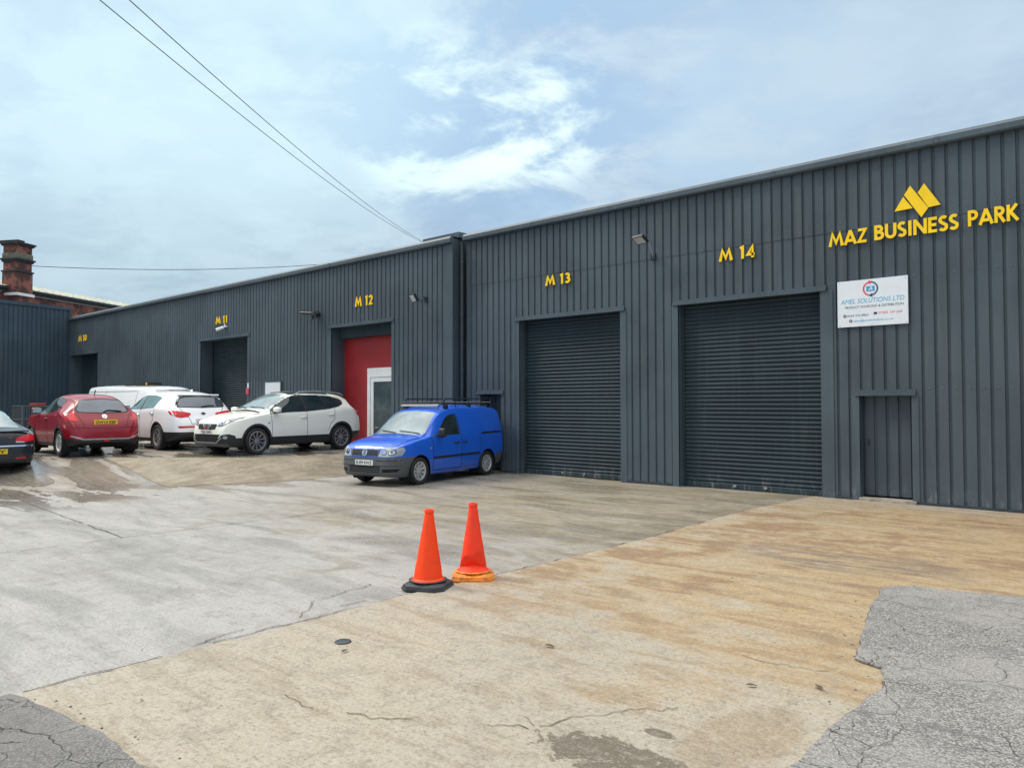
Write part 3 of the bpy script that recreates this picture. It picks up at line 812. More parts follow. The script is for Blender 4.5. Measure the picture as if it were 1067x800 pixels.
sg = tag(empty('business_sign', (-3.4, YR, 4.6)), 'large yellow lettering MAZ BUSINESS PARK under a yellow peaked emblem', 'sign')
sign_text(sg, 'MAZ', -4.84, -4.18, 4.607, .262, YR-.02)
sign_text(sg, 'BUSINESS', -4.06, -2.745, 4.617, .262, YR-.02)
sign_text(sg, 'PARK', -2.615, -1.91, 4.635, .262, YR-.02)
for poly in ([(-3.721, 5.073), (-3.581, 5.303), (-3.434, 5.084)], [(-3.566, 5.33), (-3.47, 5.477), (-3.195, 5.051), (-3.303, 4.906)], [(-3.352, 5.336), (-3.252, 5.476), (-3.009, 5.073), (-3.193, 5.058)]):
    mb = MB(); mb.prism([(x+3.4, z-4.6) for x, z in poly], Matrix.Identity(4), -.045, -.02)
    mb.build('emblem_panel', M['yellow'], sg, recalc=True)
for num, x0_, x1_, z_, sz, yy, lab in (('M 14', -7.02, -6.26, 4.615, .255, YR, 'yellow unit number M 14 above the wider right hand roller shutter'), ('M 13', -11.56, -10.80, 4.60, .245, YR, 'yellow unit number M 13 above the roller shutter beside the downpipe'),
        ('M 12', -18.78, -17.92, 4.69, .29, YLW, 'yellow unit number M 12 above the red panelled doorway'), ('M 11', -27.45, -26.55, 4.78, .27, YLW, 'yellow unit number M 11 above the shutter with a white camera'), ('M 10', -41.65, -40.55, 4.90, .30, YLW, 'small yellow unit number M 10 above the far left doorway')):
    s_ = tag(empty('unit_number_sign', ((x0_+x1_)/2, yy, z_)), lab, 'sign', 'yellow unit numbers on the wall')
    sign_text(s_, num, x0_, x1_, z_, sz, yy-.004, .2)

def text_mesh(name, s, size, x, z, mat, parent, y=-.0045, align='LEFT', shear=0.0, bold=0.0, width=None, base=None):
    cu = bpy.data.curves.new(name, 'FONT'); cu.body = s; cu.size = size; cu.align_x = align; cu.shear = shear; cu.offset = bold; cu.extrude = .0008
    ob = bpy.data.objects.new(name, cu); COL.objects.link(ob)
    bpy.context.view_layer.update()
    me = bpy.data.meshes.new_from_object(ob.evaluated_get(bpy.context.evaluated_depsgraph_get()))
    bpy.data.objects.remove(ob); bpy.data.curves.remove(cu)
    xs_ = [v.co.x for v in me.vertices]
    k = width/(max(xs_)-min(xs_)) if width else 1.0
    xa = min(xs_) if align == 'LEFT' else (min(xs_)+max(xs_))/2
    for v in me.vertices: v.co = Vector((x+(v.co.x-xa)*k, y-v.co.z, z+v.co.y))
    me.flip_normals() if False else None
    # one mesh per word
    iv = sorted((min(me.vertices[i].co.x for i in p.vertices), max(me.vertices[i].co.x for i in p.vertices), p.index) for p in me.polygons)
    words = []; hi_ = -1e9
    for a, b, i in iv:
        if a > hi_+size*.17: words.append([])
        words[-1].append(i); hi_ = max(hi_, b)
    me.materials.clear(); out = None
    for wd_ in words:
        idx = {}; vs = []; fs = []
        for i in wd_:
            f = []
            for v in me.polygons[i].vertices:
                if v not in idx: idx[v] = len(vs); vs.append(me.vertices[v].co[:])
                f.append(idx[v])
            fs.append(f)
        m2 = bpy.data.meshes.new(name); m2.from_pydata(vs, [], fs)
        if base is not None: m2.transform(base)
        out = link_mesh(name, m2, mat, parent)
    bpy.data.meshes.remove(me)
    return out
bd = tag(empty('notice_board', (-4.118, YR, 3.53)), 'white rectangular company board for Amel Solutions Ltd fixed to the wall', 'sign')
mb = MB(); mb.box(-.587, .587, -.03, -.004, -.415, .415); mb.build('board_panel', M['board'], bd, bevel=.003)
yb = -.0305
text_mesh('company_name', 'AMEL SOLUTIONS LTD', .118, 0, .000, M['blue_print'], bd, yb, 'CENTER', .25, 0, 1.06)
text_mesh('tagline', 'PRODUCT SOURCING & DISTRIBUTION', .058, .03, -.085, M['plate_text'], bd, yb, 'CENTER', .2, 0, .98)
text_mesh('phone_number', '0204 533 8863', .055, -.42, -.235, M['navy_print'], bd, yb, 'LEFT', 0, 0, .36)
text_mesh('mobile_number', '07405 167 268', .055, .11, -.215, M['red_print'], bd, yb, 'LEFT', 0, 0, .38)
text_mesh('email_line', 'sales@amelsolutions.co.uk', .055, -.31, -.33, M['blue_print'], bd, yb, 'LEFT', 0, 0, .66)
def ring_mb(cx_, cz_, r0, r1, a0_, a1_, y0, y1, n=24):
    m_ = MB(); vs = []; fs = []
    for i in range(n+1):
        a = R(a0_+(a1_-a0_)*i/n)
        for rr in (r0, r1):
            for y in (y0, y1): vs.append((cx_+rr*math.cos(a), y, cz_+rr*math.sin(a)))
    for i in range(n):
        a = 4*i; b = a+4
        fs += [(a, b, b+2, a+2), (a+1, a+3, b+3, b+1), (a, a+1, b+1, b), (a+2, b+2, b+3, a+3)]
    fs += [(0, 2, 3, 1), (4*n, 4*n+1, 4*n+3, 4*n+2)]
    m_.add(vs, fs); return m_
ring_mb(-.02, .245, .105, .128, 95, 262, -.034, -.030).build('logo_arc', M['red_print'], bd, recalc=True)
ring_mb(-.02, .245, .105, .128, -85, 82, -.034, -.030).build('logo_arc', M['navy_print'], bd, recalc=True)
mb = MB(); mb.prism([(-.05, .395), (.02, .362), (-.045, .33)], Matrix.Identity(4), -.035, -.030); mb.build('logo_arrow', M['red_print'], bd)
mb = MB(); mb.prism([(.01, .16), (-.055, .128), (.01, .095)], Matrix.Identity(4), -.035, -.030); mb.build('logo_arrow', M['navy_print'], bd)
mb = MB(); mb.prism([(-.09, .20), (.05, .20), (.05, .29), (-.09, .29)], Matrix.Identity(4), -.034, -.030); lg = mb.build('logo_block', M['blue_print'], bd)
text_mesh('logo_letter', 'A', .10, -.02, .212, M['white'], bd, -.0345, 'CENTER', .25, .002)
for xx, zz in ((-.46, -.215), (-.36, -.31)): ring_mb(xx, zz, .014, .027, 0, 360, -.034, -.030, 14).build('contact_icon', M['plate_text'], bd, recalc=True)
mb = MB(); mb.box(.03, .085, -.034, -.030, -.215, -.18); mb.build('contact_icon', M['plate_text'], bd)
sc_ = MB()
for xx in (-.55, 0, .55):
    for zz in (-.385, .385): sc_.lathe([(.009, 0), (.007, .004), (0, .005)], 8, Matrix.Translation((xx, -.030, zz)) @ Matrix.Rotation(R(90), 4, 'X'))
sc_.build('screw_head', M['galv'], bd)

# small fittings on the walls
def floodlight(loc, yaw, tilt, w_, h_, arm_dz, label, mats=('black', 'lamp_glass')):
    o = tag(empty('floodlight', loc), label, 'light', 'floodlights on the walls')
    mh = Matrix.Translation((0, -.34, 0)) @ Matrix.Rotation(yaw, 4, 'Z') @ Matrix.Rotation(tilt, 4, 'X')
    b = MB(); b.box(-w_/2, w_/2, -.03, .03, -h_/2, h_/2, mh)
    for i in range(7): b.box(-w_/2+.03+i*(w_-.06)/6-.004, -w_/2+.03+i*(w_-.06)/6+.004, .03, .055, -h_/2+.02, h_/2-.02, mh)
    hd_ = b.build('lamp_head', M[mats[0]], o)
    l_ = MB(); l_.box(-w_/2+.025, w_/2-.025, -.036, -.030, -h_/2+.022, h_/2-.022, mh); l_.build('lens', M[mats[1]], hd_)
    a = MB(); a.tube([(.10, -.34, 0), (.13, -.3, -.02), (.15, -.22, -.10), (.14, -.1, arm_dz+.08), (.12, -.02, arm_dz)], .016, 8)
    a.build('bracket', M['galv'] if arm_dz < -.2 else M['black'], o, smooth=60)
    p = MB(); p.box(.06, .18, -.03, .0, arm_dz-.07, arm_dz+.07); p.build('wall_plate', M['black'], o, bevel=.006)
    return o
floodlight((-8.68, YR, 5.26), R(-12), R(55), .30, .22, -.34, 'slim floodlight on a curved arm between M 13 and M 14')
floodlight((-15.72, YLW, 4.64), R(-15), R(30), .28, .23, -.02, 'black floodlight with a white lens left of the downpipe')
cm = tag(empty('security_camera', (-20.75, YLW, 4.62)), 'dark twin arm security camera left of the red doorway', 'camera')
b = MB(); b.box(-.10, .12, -.22, 0, -.07, .05); b.build('mount', M['black'], cm, bevel=.01)
b = MB(); b.tube([(-.08, -.16, .02), (-.55, -.30, .07)], [.05, .04], 8); b.build('camera_head', M['black'], cm, smooth=50); b = MB(); b.tube([(.1, -.15, -.03), (.30, -.25, .02)], [.045, .05], 8); b.build('camera_head', M['black'], cm, smooth=50)
b = MB(); b.tube([(-.05, -.15, -.06), (-.05, -.2, -.17)], .035, 8); b.build('sensor', M['black'], cm); b = MB(); b.tube([(.2, -.2, 0), (.2, -.24, -.15)], .03, 8); b.build('sensor', M['black'], cm)
cm = tag(empty('security_camera', (-26.80, YLW, 4.58)), 'white security camera under the M 11 number', 'camera')
b = MB(); b.box(.02, .22, -.08, 0, .03, .08); b.tube([(.12, -.05, .05), (.12, -.07, .17)], .02, 8); b.build('mount', M['white'], cm, bevel=.008)
b = MB(); b.tube([(.08, -.08, .03), (-.14, -.24, -.07)], [.05, .065], 10); b.build('camera_head', M['white'], cm, smooth=50)
b = MB(); b.tube([(-.14, -.24, -.07), (-.15, -.248, -.074)], .045, 10); b.build('lens', M['black'], cm)
wp = tag(empty('wall_panel', (-23.36, YLW, 1.9)), 'pale blank panel on the wall above the white crossover', 'panel')
b = MB(); b.box(-.49, .49, -.05, -.004, -.6, .60); b.build('panel_face', M['board'], wp, bevel=.006)
b = MB(); b.box(-.52, -.49, -.06, -.003, -.63, .63); b.box(.49, .52, -.06, -.003, -.63, .63); b.box(-.49, .49, -.06, -.003, .60, .63); b.build('panel_frame', M['trim'], wp)
ss = tag(empty('safety_sign', (-25.08, YLW, 2.3)), 'narrow red and white sign on the jamb of the M 11 shutter', 'sign')
b = MB(); b.box(-.10, .08, -.025, -.008, -.20, .02); b.build('red_plate', M['red_print'], ss)
b = MB(); b.box(-.02, .08, -.025, -.008, .022, .2); b.build('white_plate', M['board'], ss)

# overhead cables
def cable(p, q, sag, r, label, ext=(0, 0)):
    p = Vector(p); q = Vector(q); pts = []
    for i in range(41):
        t = -ext[0]+(1+ext[0]+ext[1])*i/40
        v = p.lerp(q, t); v.z -= sag*4*t*(1-t); pts.append(v)
    m = MB(); m.tube(pts, r, 6)
    return tag(m.build('overhead_cable', M['cable'], smooth=60), label, 'cable', 'overhead cables')
# ------------------------------------------------------------------ vehicles
# local axes: x forward, y to the car's left, z up; origin on the ground midway between the axles
class Car:
    def __init__(s, name, label, cat, wb, tops, bots, widths, belts, roofw, crown, paint, arch_r, wheel_r, re=.07, group=None, wins=None):
        s.root = tag(empty(name), label, cat, group)
        s.wb = wb; s.paint = paint; s.arch_r = arch_r; s.wheel_r = wheel_r
        s.top = pchip(tops); s.bot = pchip(bots); s.W = pchip(widths); s.belt = pchip(belts); s.rw = pchip(roofw); s.cr = pchip(crown); s.re = re
        s.xf = max(p[0] for p in tops); s.xr = min(p[0] for p in tops)
        s.make_shell()
    def half(s, x):
        W, t, b = s.W(x), s.top(x), s.bot(x)
        bl = min(s.belt(x), t-.06); bl = max(bl, b+.12)
        cr = min(s.cr(x), (t-bl)*.5); re = min(s.re, (t-cr-bl)*.55)
        wt = min(s.rw(x), W-.035)
        zm = b+(bl-b)*.5
        flare = 0
        e0 = (W-.03, bl); e1 = (wt, t-cr-re)
        P = [(0, b), (W-.14, b), (W-.055, b+min(.04, (bl-b)*.15)), (W-.02, b+(bl-b)*.22), (W, zm), (W-.008, b+(bl-b)*.80), e0,
             ((e0[0]+e1[0])/2+.012, (e0[1]+e1[1])/2), e1, (wt-re*.75, t-cr-re*.25), (wt*.55, t-cr*.30), (0, t)]
        return catmull(P, [2, 2, 3, 5, 5, 4, 6, 6, 4, 5, 4])
    def make_shell(s):
        L = s.xf-s.xr
        xs_ = [s.xf-d for d in (0, .008, .02, .04, .065, .1, .14)]
        xs_ += frange(s.xf-.175, s.xr+.175, .034)
        xs_ += [s.xr+d for d in (.14, .1, .065, .04, .02, .008, 0)]
        V = []; F = []
        n = None
        for x in xs_:
            h = s.half(x); n = len(h)
            for y, z in h: V.append((x, y, z))
            for y, z in h: V.append((x, -y, z))
        s.n = n
        for i in range(len(xs_)-1):
            a = i*2*n; b = a+2*n
            for k in range(n-1):
                F.append((a+k, a+k+1, b+k+1, b+k))
                F.append((a+n+k, b+n+k, b+n+k+1, a+n+k+1))
        for i, rev in ((0, False), (len(xs_)-1, True)):
            a = i*2*n
            for k in range(n-1):
                f = (a+k, a+n+k, a+n+k+1, a+k+1)
                F.append(f[::-1] if rev else f)
        bm = bmesh.new()
        vs = [bm.verts.new(v) for v in V]
        for f in F:
            try: bm.faces.new([vs[i] for i in f])
            except ValueError: pass
        bmesh.ops.remove_doubles(bm, verts=bm.verts, dist=1e-5)
        bmesh.ops.recalc_face_normals(bm, faces=bm.faces)
        s.bvh = BVHTree.FromBMesh(bm)
        # wheel arches
        kill = []
        for f in bm.faces:
            c = f.calc_center_median()
            for wx in (s.wb/2, -s.wb/2):
                if (c.x-wx)**2+(c.z-s.wheel_r)**2 < s.arch_r**2 and abs(c.y) > .5 and c.z < s.wheel_r+s.arch_r:
                    kill.append(f); break
        bmesh.ops.delete(bm, geom=kill, context='FACES')
        for v in bm.verts:
            if v.is_boundary and v.co.z > s.bot(v.co.x)+.02:
                for wx in (s.wb/2, -s.wb/2):
                    dx, dz = v.co.x-wx, v.co.z-s.wheel_r; d = math.hypot(dx, dz)
                    if abs(d-s.arch_r) < .06:
                        k = s.arch_r/d; v.co.x = wx+dx*k; v.co.z = s.wheel_r+dz*k
        s.bm = bm
    def cut(s, co, no, sel=None):
        fs = [f for f in s.bm.faces if sel is None or sel(f.calc_center_median())]
        es = {e for f in fs for e in f.edges}; vs = {v for f in fs for v in f.verts}
        bmesh.ops.bisect_plane(s.bm, geom=list(fs)+list(es)+list(vs), plane_co=co, plane_no=no, dist=1e-5)
    def split(s, region, mats):
        # region(c, n) -> part name (key of mats) ; one mesh per key, smooth across the cuts
        s.bm.normal_update()
        groups = {}
        for f in s.bm.faces:
            c = f.calc_center_median()
            groups.setdefault(region(c, f.normal) or 'body', []).append(f)
        out = {}
        for k, fl in groups.items():
            idx = {}; vs = []; ns = []; F = []
            for f in fl:
                t = []
                for v in f.verts:
                    if v not in idx: idx[v] = len(vs); vs.append(v.co[:]); ns.append(v.normal[:])
                    t.append(idx[v])
                F.append(t)
            nm, mat = mats[k]
            me = bpy.data.meshes.new(nm); me.from_pydata(vs, [], F)
            for p in me.polygons: p.use_smooth = True
            o = link_mesh(nm, me, mat, s.root)
            me.normals_split_custom_set_from_vertices(ns)
            out[k] = o
        s.parts = out
        return out
    def hit(s, o, d):
        h = s.bvh.ray_cast(Vector(o), Vector(d))
        return (h[0], h[1]) if h[0] is not None else None
    def patch(s, name, poly, mode, mat, parent=None, off=.003, cell=.05, thick=.008, ang=0.0):
        pts = [Vector(p) for p in poly]
        # densify the outline, then triangulate with inner points so the piece follows the body
        o2 = []
        for i in range(len(pts)):
            a, b = pts[i], pts[(i+1) % len(pts)]; n = max(1, int((b-a).length/cell))
            o2 += [a.lerp(b, k/n) for k in range(n)]
        n = len(o2)
        def inside(x, y):
            c = False; j = n-1
            for i in range(n):
                if (o2[i].y > y) != (o2[j].y > y) and x < (o2[j].x-o2[i].x)*(y-o2[i].y)/(o2[j].y-o2[i].y)+o2[i].x: c = not c
                j = i
            return c
        allp = list(o2)
        x0, x1 = min(p.x for p in o2), max(p.x for p in o2); y0, y1 = min(p.y for p in o2), max(p.y for p in o2)
        yy = y0+cell/2
        while yy < y1:
            xx = x0+cell/2
            while xx < x1:
                if inside(xx, yy) and min((Vector((xx, yy))-q).length for q in o2) > cell*.35: allp.append(Vector((xx, yy)))
                xx += cell
            yy += cell
        v2, e2, f2, ov, oe, of = delaunay_2d_cdt(allp, [], [list(range(n))], 1, 1e-6)
        if mode == 'L': od = lambda p: ((p.x, 3, p.y), (0, -1, 0))
        elif mode == 'R': od = lambda p: ((p.x, -3, p.y), (0, 1, 0))
        elif mode == 'F': od = lambda p: ((5, p.x, p.y), (-1, 0, 0))
        elif mode == 'B': od = lambda p: ((-5, p.x, p.y), (1, 0, 0))
        elif mode == 'T': od = lambda p: ((p.x, p.y, 5), (0, 0, -1))
        elif mode == 'D':   # seen along a horizontal direction at angle ang from +x ; u grows to the viewer's right
            dx, dy = math.cos(ang), math.sin(ang)
            od = lambda p: ((5*dx-dy*p.x*-1, 5*dy+dx*p.x*-1, p.y), (-dx, -dy, 0))
        pos = []; nor = []
        last = None
        for p in v2:
            o, d = od(p)
            h = s.hit(o, d)
            if h is None:
                q = Vector(o)+Vector(d)*((5 if mode in 'FBDT' else 3)-.9)
                if last is not None: q = Vector(o)+Vector(d)*((last-Vector(o)).dot(Vector(d)))
                r = s.bvh.find_nearest(q); h = (r[0], r[1])
            last = h[0]
            nn = h[1] if h[1].dot(Vector(d)) < 0 else -h[1]
            pos.append(h[0]+nn*off); nor.append(nn)
        m = MB()
        fo = []
        for f in f2:
            a, b, c = (pos[i] for i in f)
            nf = (b-a).cross(c-a)
            fo.append(tuple(f) if nf.dot(nor[f[0]]) > 0 else tuple(f)[::-1])
        m.add(pos, fo)
        from collections import Counter
        ec = Counter()
        for f in fo:
            for i in range(3): ec[(f[i], f[(i+1) % 3])] += 1
        k0 = len(m.v)
        m.v += [tuple(p-nn*thick) for p, nn in zip(pos, nor)]
        for (a, b) in list(ec):
            if (b, a) not in ec: m.f.append((b, a, a+k0, b+k0))
        me = bpy.data.meshes.new(name); me.from_pydata(m.v, [], m.f)
        used = {i for f in m.f for i in f}
        if len(used) < len(m.v):
            b_ = bmesh.new(); b_.from_mesh(me); bmesh.ops.delete(b_, geom=[v for v in b_.verts if not v.link_faces], context='VERTS'); b_.to_mesh(me); b_.free()
        return link_mesh(name, me, mat, parent or s.root, 35)
    def both(s, name, poly, mat, parL=None, parR=None, **kw):
        return s.patch(name, poly, 'L', mat, parL, **kw), s.patch(name, poly, 'R', mat, parR or None, **kw)
    def line(s, pts, w):
        # closed outline of a thin strip following pts
        Lf, Rt = stroke_poly(pts, w); return [tuple(p) for p in Lf]+[tuple(p) for p in Rt[::-1]]
    def ring(s, wx, r0, r1, a0_, a1_, n=20):
        A = [R(a0_+(a1_-a0_)*i/n) for i in range(n+1)]
        return [(wx+r1*math.cos(a), s.wheel_r+r1*math.sin(a)) for a in A]+[(wx+r0*math.cos(a), s.wheel_r+r0*math.sin(a)) for a in reversed(A)]
    def arches(s, inner=.52):
        for wx in (s.wb/2, -s.wb/2):
            W = s.W(wx)
            for sg_ in (1, -1):
                m = MB(); vs = []; fs = []; n = 24; r = s.arch_r
                for i in range(n+1):
                    a = R(-35+250*i/n)
                    for y in (inner, W-.012): vs.append((wx+r*math.cos(a), sg_*y, s.wheel_r+r*math.sin(a)))
                for i in range(n): fs.append((2*i, 2*i+1, 2*i+3, 2*i+2))
                k = len(vs); vs.append((wx, sg_*inner, s.wheel_r))
                for i in range(n): fs.append((k, 2*i, 2*i+2))
                m.add(vs, fs); m.build('wheel_arch', M['liner'], s.root)
    def underbody(s):
        m = MB(); m.box(s.xr+.25, s.xf-.3, -.5, .5, s.wheel_r*.62, s.wheel_r*1.25); m.build('underbody', M['liner'], s.root, bevel=.03)
    def wheels(s, track, width, rim_r, spokes, sw, mat, dished=.05, twin=0.0, hub_r=.06, face_mat=None):
        rt = s.wheel_r; w = width/2; rr = rim_r
        mt = MB(); RX = Matrix.Rotation(R(-90), 4, 'X')
        mt.lathe([(rr-.004, -w+.01), (rr+.02, -w), (rt-.035, -w-.004), (rt-.01, -w+.018), (rt, -w+.05), (rt, -.03), (rt-.006, -.026), (rt-.006, -.018), (rt, -.014), (rt, .014), (rt-.006, .018), (rt-.006, .026), (rt, .03), (rt, w-.05), (rt-.01, w-.018), (rt-.035, w+.004), (rr+.02, w), (rr-.004, w-.01)], 40, RX, True)
        mr_ = MB()
        mr_.lathe([(rr, w-.008), (rr-.008, w-.004), (rr-.022, w-.008), (rr-.030, w-.03), (rr-.034, -w+.02), (rr, -w+.01)], 40, RX, True)
        for i in range(spokes):
            for tw in ((-twin, twin) if twin else (0,)):
                a = 2*math.pi*i/spokes+.2
                m_ = RX @ Matrix.Rotation(a, 4, 'Z') @ Matrix.Rotation(tw, 4, 'Z')
                y1 = rr-.015; y0 = hub_r*.6
                hw0, hw1 = sw*.42, sw*.5
                z0, z1 = w-.035-dished*.3, w-.016
                vs = [(y0, -hw0, z0-.04), (y1, -hw1, z1-.05), (y1, hw1, z1-.05), (y0, hw0, z0-.04), (y0, -hw0*.7, z0), (y1, -hw1*.75, z1), (y1, hw1*.75, z1), (y0, hw0*.7, z0)]
                mr_.add([m_ @ Vector(v) for v in vs], [(0, 3, 2, 1), (4, 5, 6, 7), (0, 1, 5, 4), (1, 2, 6, 5), (2, 3, 7, 6), (3, 0, 4, 7)])
        mr_.lathe([(0.0, w-.03), (hub_r*.5, w-.03), (hub_r, w-.04), (hub_r*1.1, w-.07)], 20, RX)
        mh = MB(); mh.lathe([(0, w-.075), (rr-.05, w-.085), (rr-.036, -w+.03), (0, -w+.02)], 28, RX)
        proto = None
        for wx in (s.wb/2, -s.wb/2):
            for sg_ in (1, -1):
                if proto is None:
                    hub = mh.build('wheel', M['hub'], s.root, 40); ty = mt.build('tyre', M['tyre'], hub, 40); rm = mr_.build('rim', mat, hub, 35)
                    proto = (hub, ty, rm)
                    for q in proto[1:]: q.location = (0, 0, 0)
                else:
                    hub = proto[0].copy(); COL.objects.link(hub); hub.parent = s.root
                    for q in proto[1:]:
                        c = q.copy(); COL.objects.link(c); c.parent = hub
                hub.location = (wx, sg_*track/2, rt)
                hub.rotation_euler = (0, .7*wx+sg_, 0 if sg_ > 0 else math.pi)
    def plate(s, mode, z, y, text, mat, w=.52, hh=.112, tilt=0.0):
        d = 1 if mode == 'F' else -1
        h = s.hit((5*d, y, z), (-d, 0, 0))
        x = h[0].x
        m_ = Matrix.Translation((x+d*.012, y, z)) @ Matrix.Rotation(R(90)*d, 4, 'Z') @ Matrix.Rotation(tilt, 4, 'X')
        b = MB(); b.box(-w/2, w/2, -.006, .008, -hh/2, hh/2, m_)
        p = b.build('number_plate', mat, s.root)
        text_mesh('plate_text', text, .098, 0, -.034, M['plate_text'], p, -.0075, 'CENTER', 0, .002, w*.88 if len(text) > 4 else w*.36, m_)
        return p
    def mirror(s, x, z, mat, size=(.11, .22, .15), out=.10):
        for sg_ in (1, -1):
            h = s.hit((x, 3*sg_, z), (0, -sg_, 0))
            y = abs(h[0].y)
            m = MB(); m.tube([(x, sg_*(y-.03), z-.04), (x, sg_*(y+.07), z-.02)], [.035, .025], 8)
            arm = m.build('mirror', M['black'], s.root)
            m = MB(); sx, sy, sz = size
            prof = []
            mm = Matrix.Translation((x, sg_*(y+out+sy/2-.04), z+.02)) @ Matrix.Diagonal((sx, sy, sz, 1))
            m.box(-.5, .5, -.5, .5, -.5, .5)
            me = bpy.data.meshes.new('mirror_shell'); me.from_pydata(m.v, [], m.f)
            bm = bmesh.new(); bm.from_mesh(me)
            bmesh.ops.subdivide_edges(bm, edges=bm.edges, cuts=4, use_grid_fill=True)
            for v in bm.verts:
                c = v.co; r_ = max(abs(c.x), abs(c.y), abs(c.z)); d_ = c.length
                v.co = c.lerp(c*(r_/d_) if d_ else c, .62)
            bm.transform(mm); bm.to_mesh(me); bm.free()
            link_mesh('mirror_shell', me, mat, arm, 60)
            m = MB(); m.box(-.006, .003, -.42*sy, .42*sy, -.38*sz, .38*sz, Matrix.Translation((x-sx*.5, sg_*(y+out+sy/2-.04), z+.02)))
            m.build('mirror_glass', M['chrome'], arm)
    def handle(s, x, z, mat, par, side, w=.2):
        sg_ = 1 if side == 'L' else -1
        h = s.hit((x, 3*sg_, z), (0, -sg_, 0)); y = abs(h[0].y)
        m = MB(); m.tube([(x-w/2, sg_*(y-.005), z), (x-w/2+.03, sg_*(y+.028), z+.004), (x+w/2-.03, sg_*(y+.028), z), (x+w/2, sg_*(y-.005), z)], .014, 8)
        return m.build('handle', mat, par, 60)
    def wiper(s, pts, mode='F', r=.010):
        P = []
        for y, z in pts:
            d = 1 if mode == 'F' else -1
            h = s.hit((5*d, y, z), (-d, 0, 0)); P.append(h[0]+h[1]*.022)
        m = MB(); m.tube(P, r, 6); return m.build('wiper', M['black'], s.root)
    def place(s, x, y, z, yaw, pitch=0.0):
        s.root.location = (x, y, z); s.root.rotation_euler = (0, pitch, yaw)
        s.bm.free()
def mir(poly): return [(-x, z) for x, z in poly]
def disc(cy, cz, ry, rz, n=20): return [(cy+ry*math.cos(2*math.pi*i/n), cz+rz*math.sin(2*math.pi*i/n)) for i in range(n)]
def side_of(c): return 'L' if c.y > 0 else 'R'

# ---- blue panel van
P_BLUE = m_paint('blue_paint', (.010, .115, .66), .4)
c = Car('blue_panel_van', 'bright blue panel van with a black roof rack and grey front bumper', 'van', 2.682,
    [(2.216, .60), (2.20, .74), (2.15, .86), (2.05, .935), (1.85, 1.00), (1.6, 1.05), (1.22, 1.115), (1.05, 1.215), (.80, 1.41), (.57, 1.58), (.43, 1.66), (.28, 1.715), (0, 1.77), (-.5, 1.80), (-1.2, 1.80), (-1.8, 1.775), (-2.02, 1.72), (-2.11, 1.62), (-2.15, 1.40), (-2.175, 1.0), (-2.19, .60)],
    [(2.216, .30), (2.1, .23), (1.8, .20), (1, .20), (-1.6, .22), (-2.0, .30), (-2.19, .42)],
    [(2.216, .52), (2.20, .60), (2.16, .68), (2.08, .755), (1.95, .815), (1.75, .86), (1.5, .885), (1.2, .89), (0, .895), (-1.6, .895), (-2.0, .88), (-2.12, .855), (-2.17, .82), (-2.19, .78)],
    [(2.216, .50), (2.15, .72), (2.0, .84), (1.6, .95), (1.2, 1.02), (.6, 1.06), (-2.1, 1.12), (-2.19, .55)],
    [(2.216, .45), (2.1, .66), (1.9, .72), (1.5, .75), (1.18, .765), (.75, .735), (.45, .70), (.2, .69), (-1.8, .71), (-2.05, .73), (-2.19, .70)],
    [(2.216, .02), (2.0, .035), (1.5, .03), (1.2, .05), (.9, .06), (.4, .045), (-1.9, .04), (-2.19, .05)], P_BLUE, .365, .317, .085)
side = lambda q: abs(q.y) > .6
c.cut((0, 0, .655), (0, 0, 1), lambda q: q.x > 1.2)
c.cut((0, 0, .56), (0, 0, 1), lambda q: q.x < -1.5)
for x in (.88, -.22): c.cut((x, 0, 0), (1, 0, 0), lambda q: side(q) and -.5 < q.x < 1.2)
for z in (.30, 1.075): c.cut((0, 0, z), (0, 0, 1), lambda q: side(q) and -.4 < q.x < 1.1)
def reg(q, n):
    if q.x > 1.3 and q.z < .655: return 'fb'
    if q.x < -1.7 and q.z < .56: return 'rb'
    if -.22 < q.x < .88 and .30 < q.z < 1.075 and abs(q.y) > .6: return 'dL' if q.y > 0 else 'dR'
pt = c.split(reg, {'body': ('body', P_BLUE), 'fb': ('bumper', M['grey_plastic']), 'rb': ('bumper', M['grey_plastic']), 'dL': ('door', P_BLUE), 'dR': ('door', P_BLUE)})
win = [(.70, 1.09), (.50, 1.29), (.30, 1.465), (.17, 1.535), (.02, 1.57), (-.12, 1.575), (-.145, 1.50), (-.155, 1.09)]
c.both('window', win, M['glass'], pt['dL'], pt['dR'])
c.both('quarter_light', [(.87, 1.06), (.755, 1.065), (.745, 1.165)], M['glass_green'])
c.both('belt_line', c.line([(-.13, 1.59), (-.17, 1.40), (-.18, 1.08)], .022), M['chrome'])
c.both('door_seam', c.line([(.88, .30), (.88, .95), (.93, 1.05)], .014), M['seam']); c.both('door_seam', c.line([(.88, .30), (-.22, .30), (-.22, 1.08), (-.18, 1.60)], .014), M['seam'])
c.both('door_seam', c.line([(-.25, .31), (-.95, .31), (-1.02, .55), (-1.02, 1.09)], .006), M['seam'])
c.both('door_rail', c.line([(-1.10, 1.09), (-2.02, 1.10)], .05), M['black'])
c.both('rub_strip', c.line([(.88, .585), (-.98, .60)], .055), M['black'])
for sd in 'LR':
    c.handle(-.02, .90, M['black'], pt['d'+sd], sd); c.handle(-.34, .905, M['black'], c.root, sd)
ws = [(-.73, 1.115), (-.735, 1.14), (-.665, 1.40), (-.60, 1.60), (-.3, 1.64), (0, 1.65), (.3, 1.64), (.60, 1.60), (.665, 1.40), (.735, 1.14), (.73, 1.115), (0, 1.135)]
c.patch('windscreen', ws, 'F', M['wscreen'])
c.patch('cowl', [(1.23, -.73), (1.21, -.73), (1.17, 0), (1.21, .73), (1.23, .73), (1.20, 0)], 'T', M['black'], off=.004)
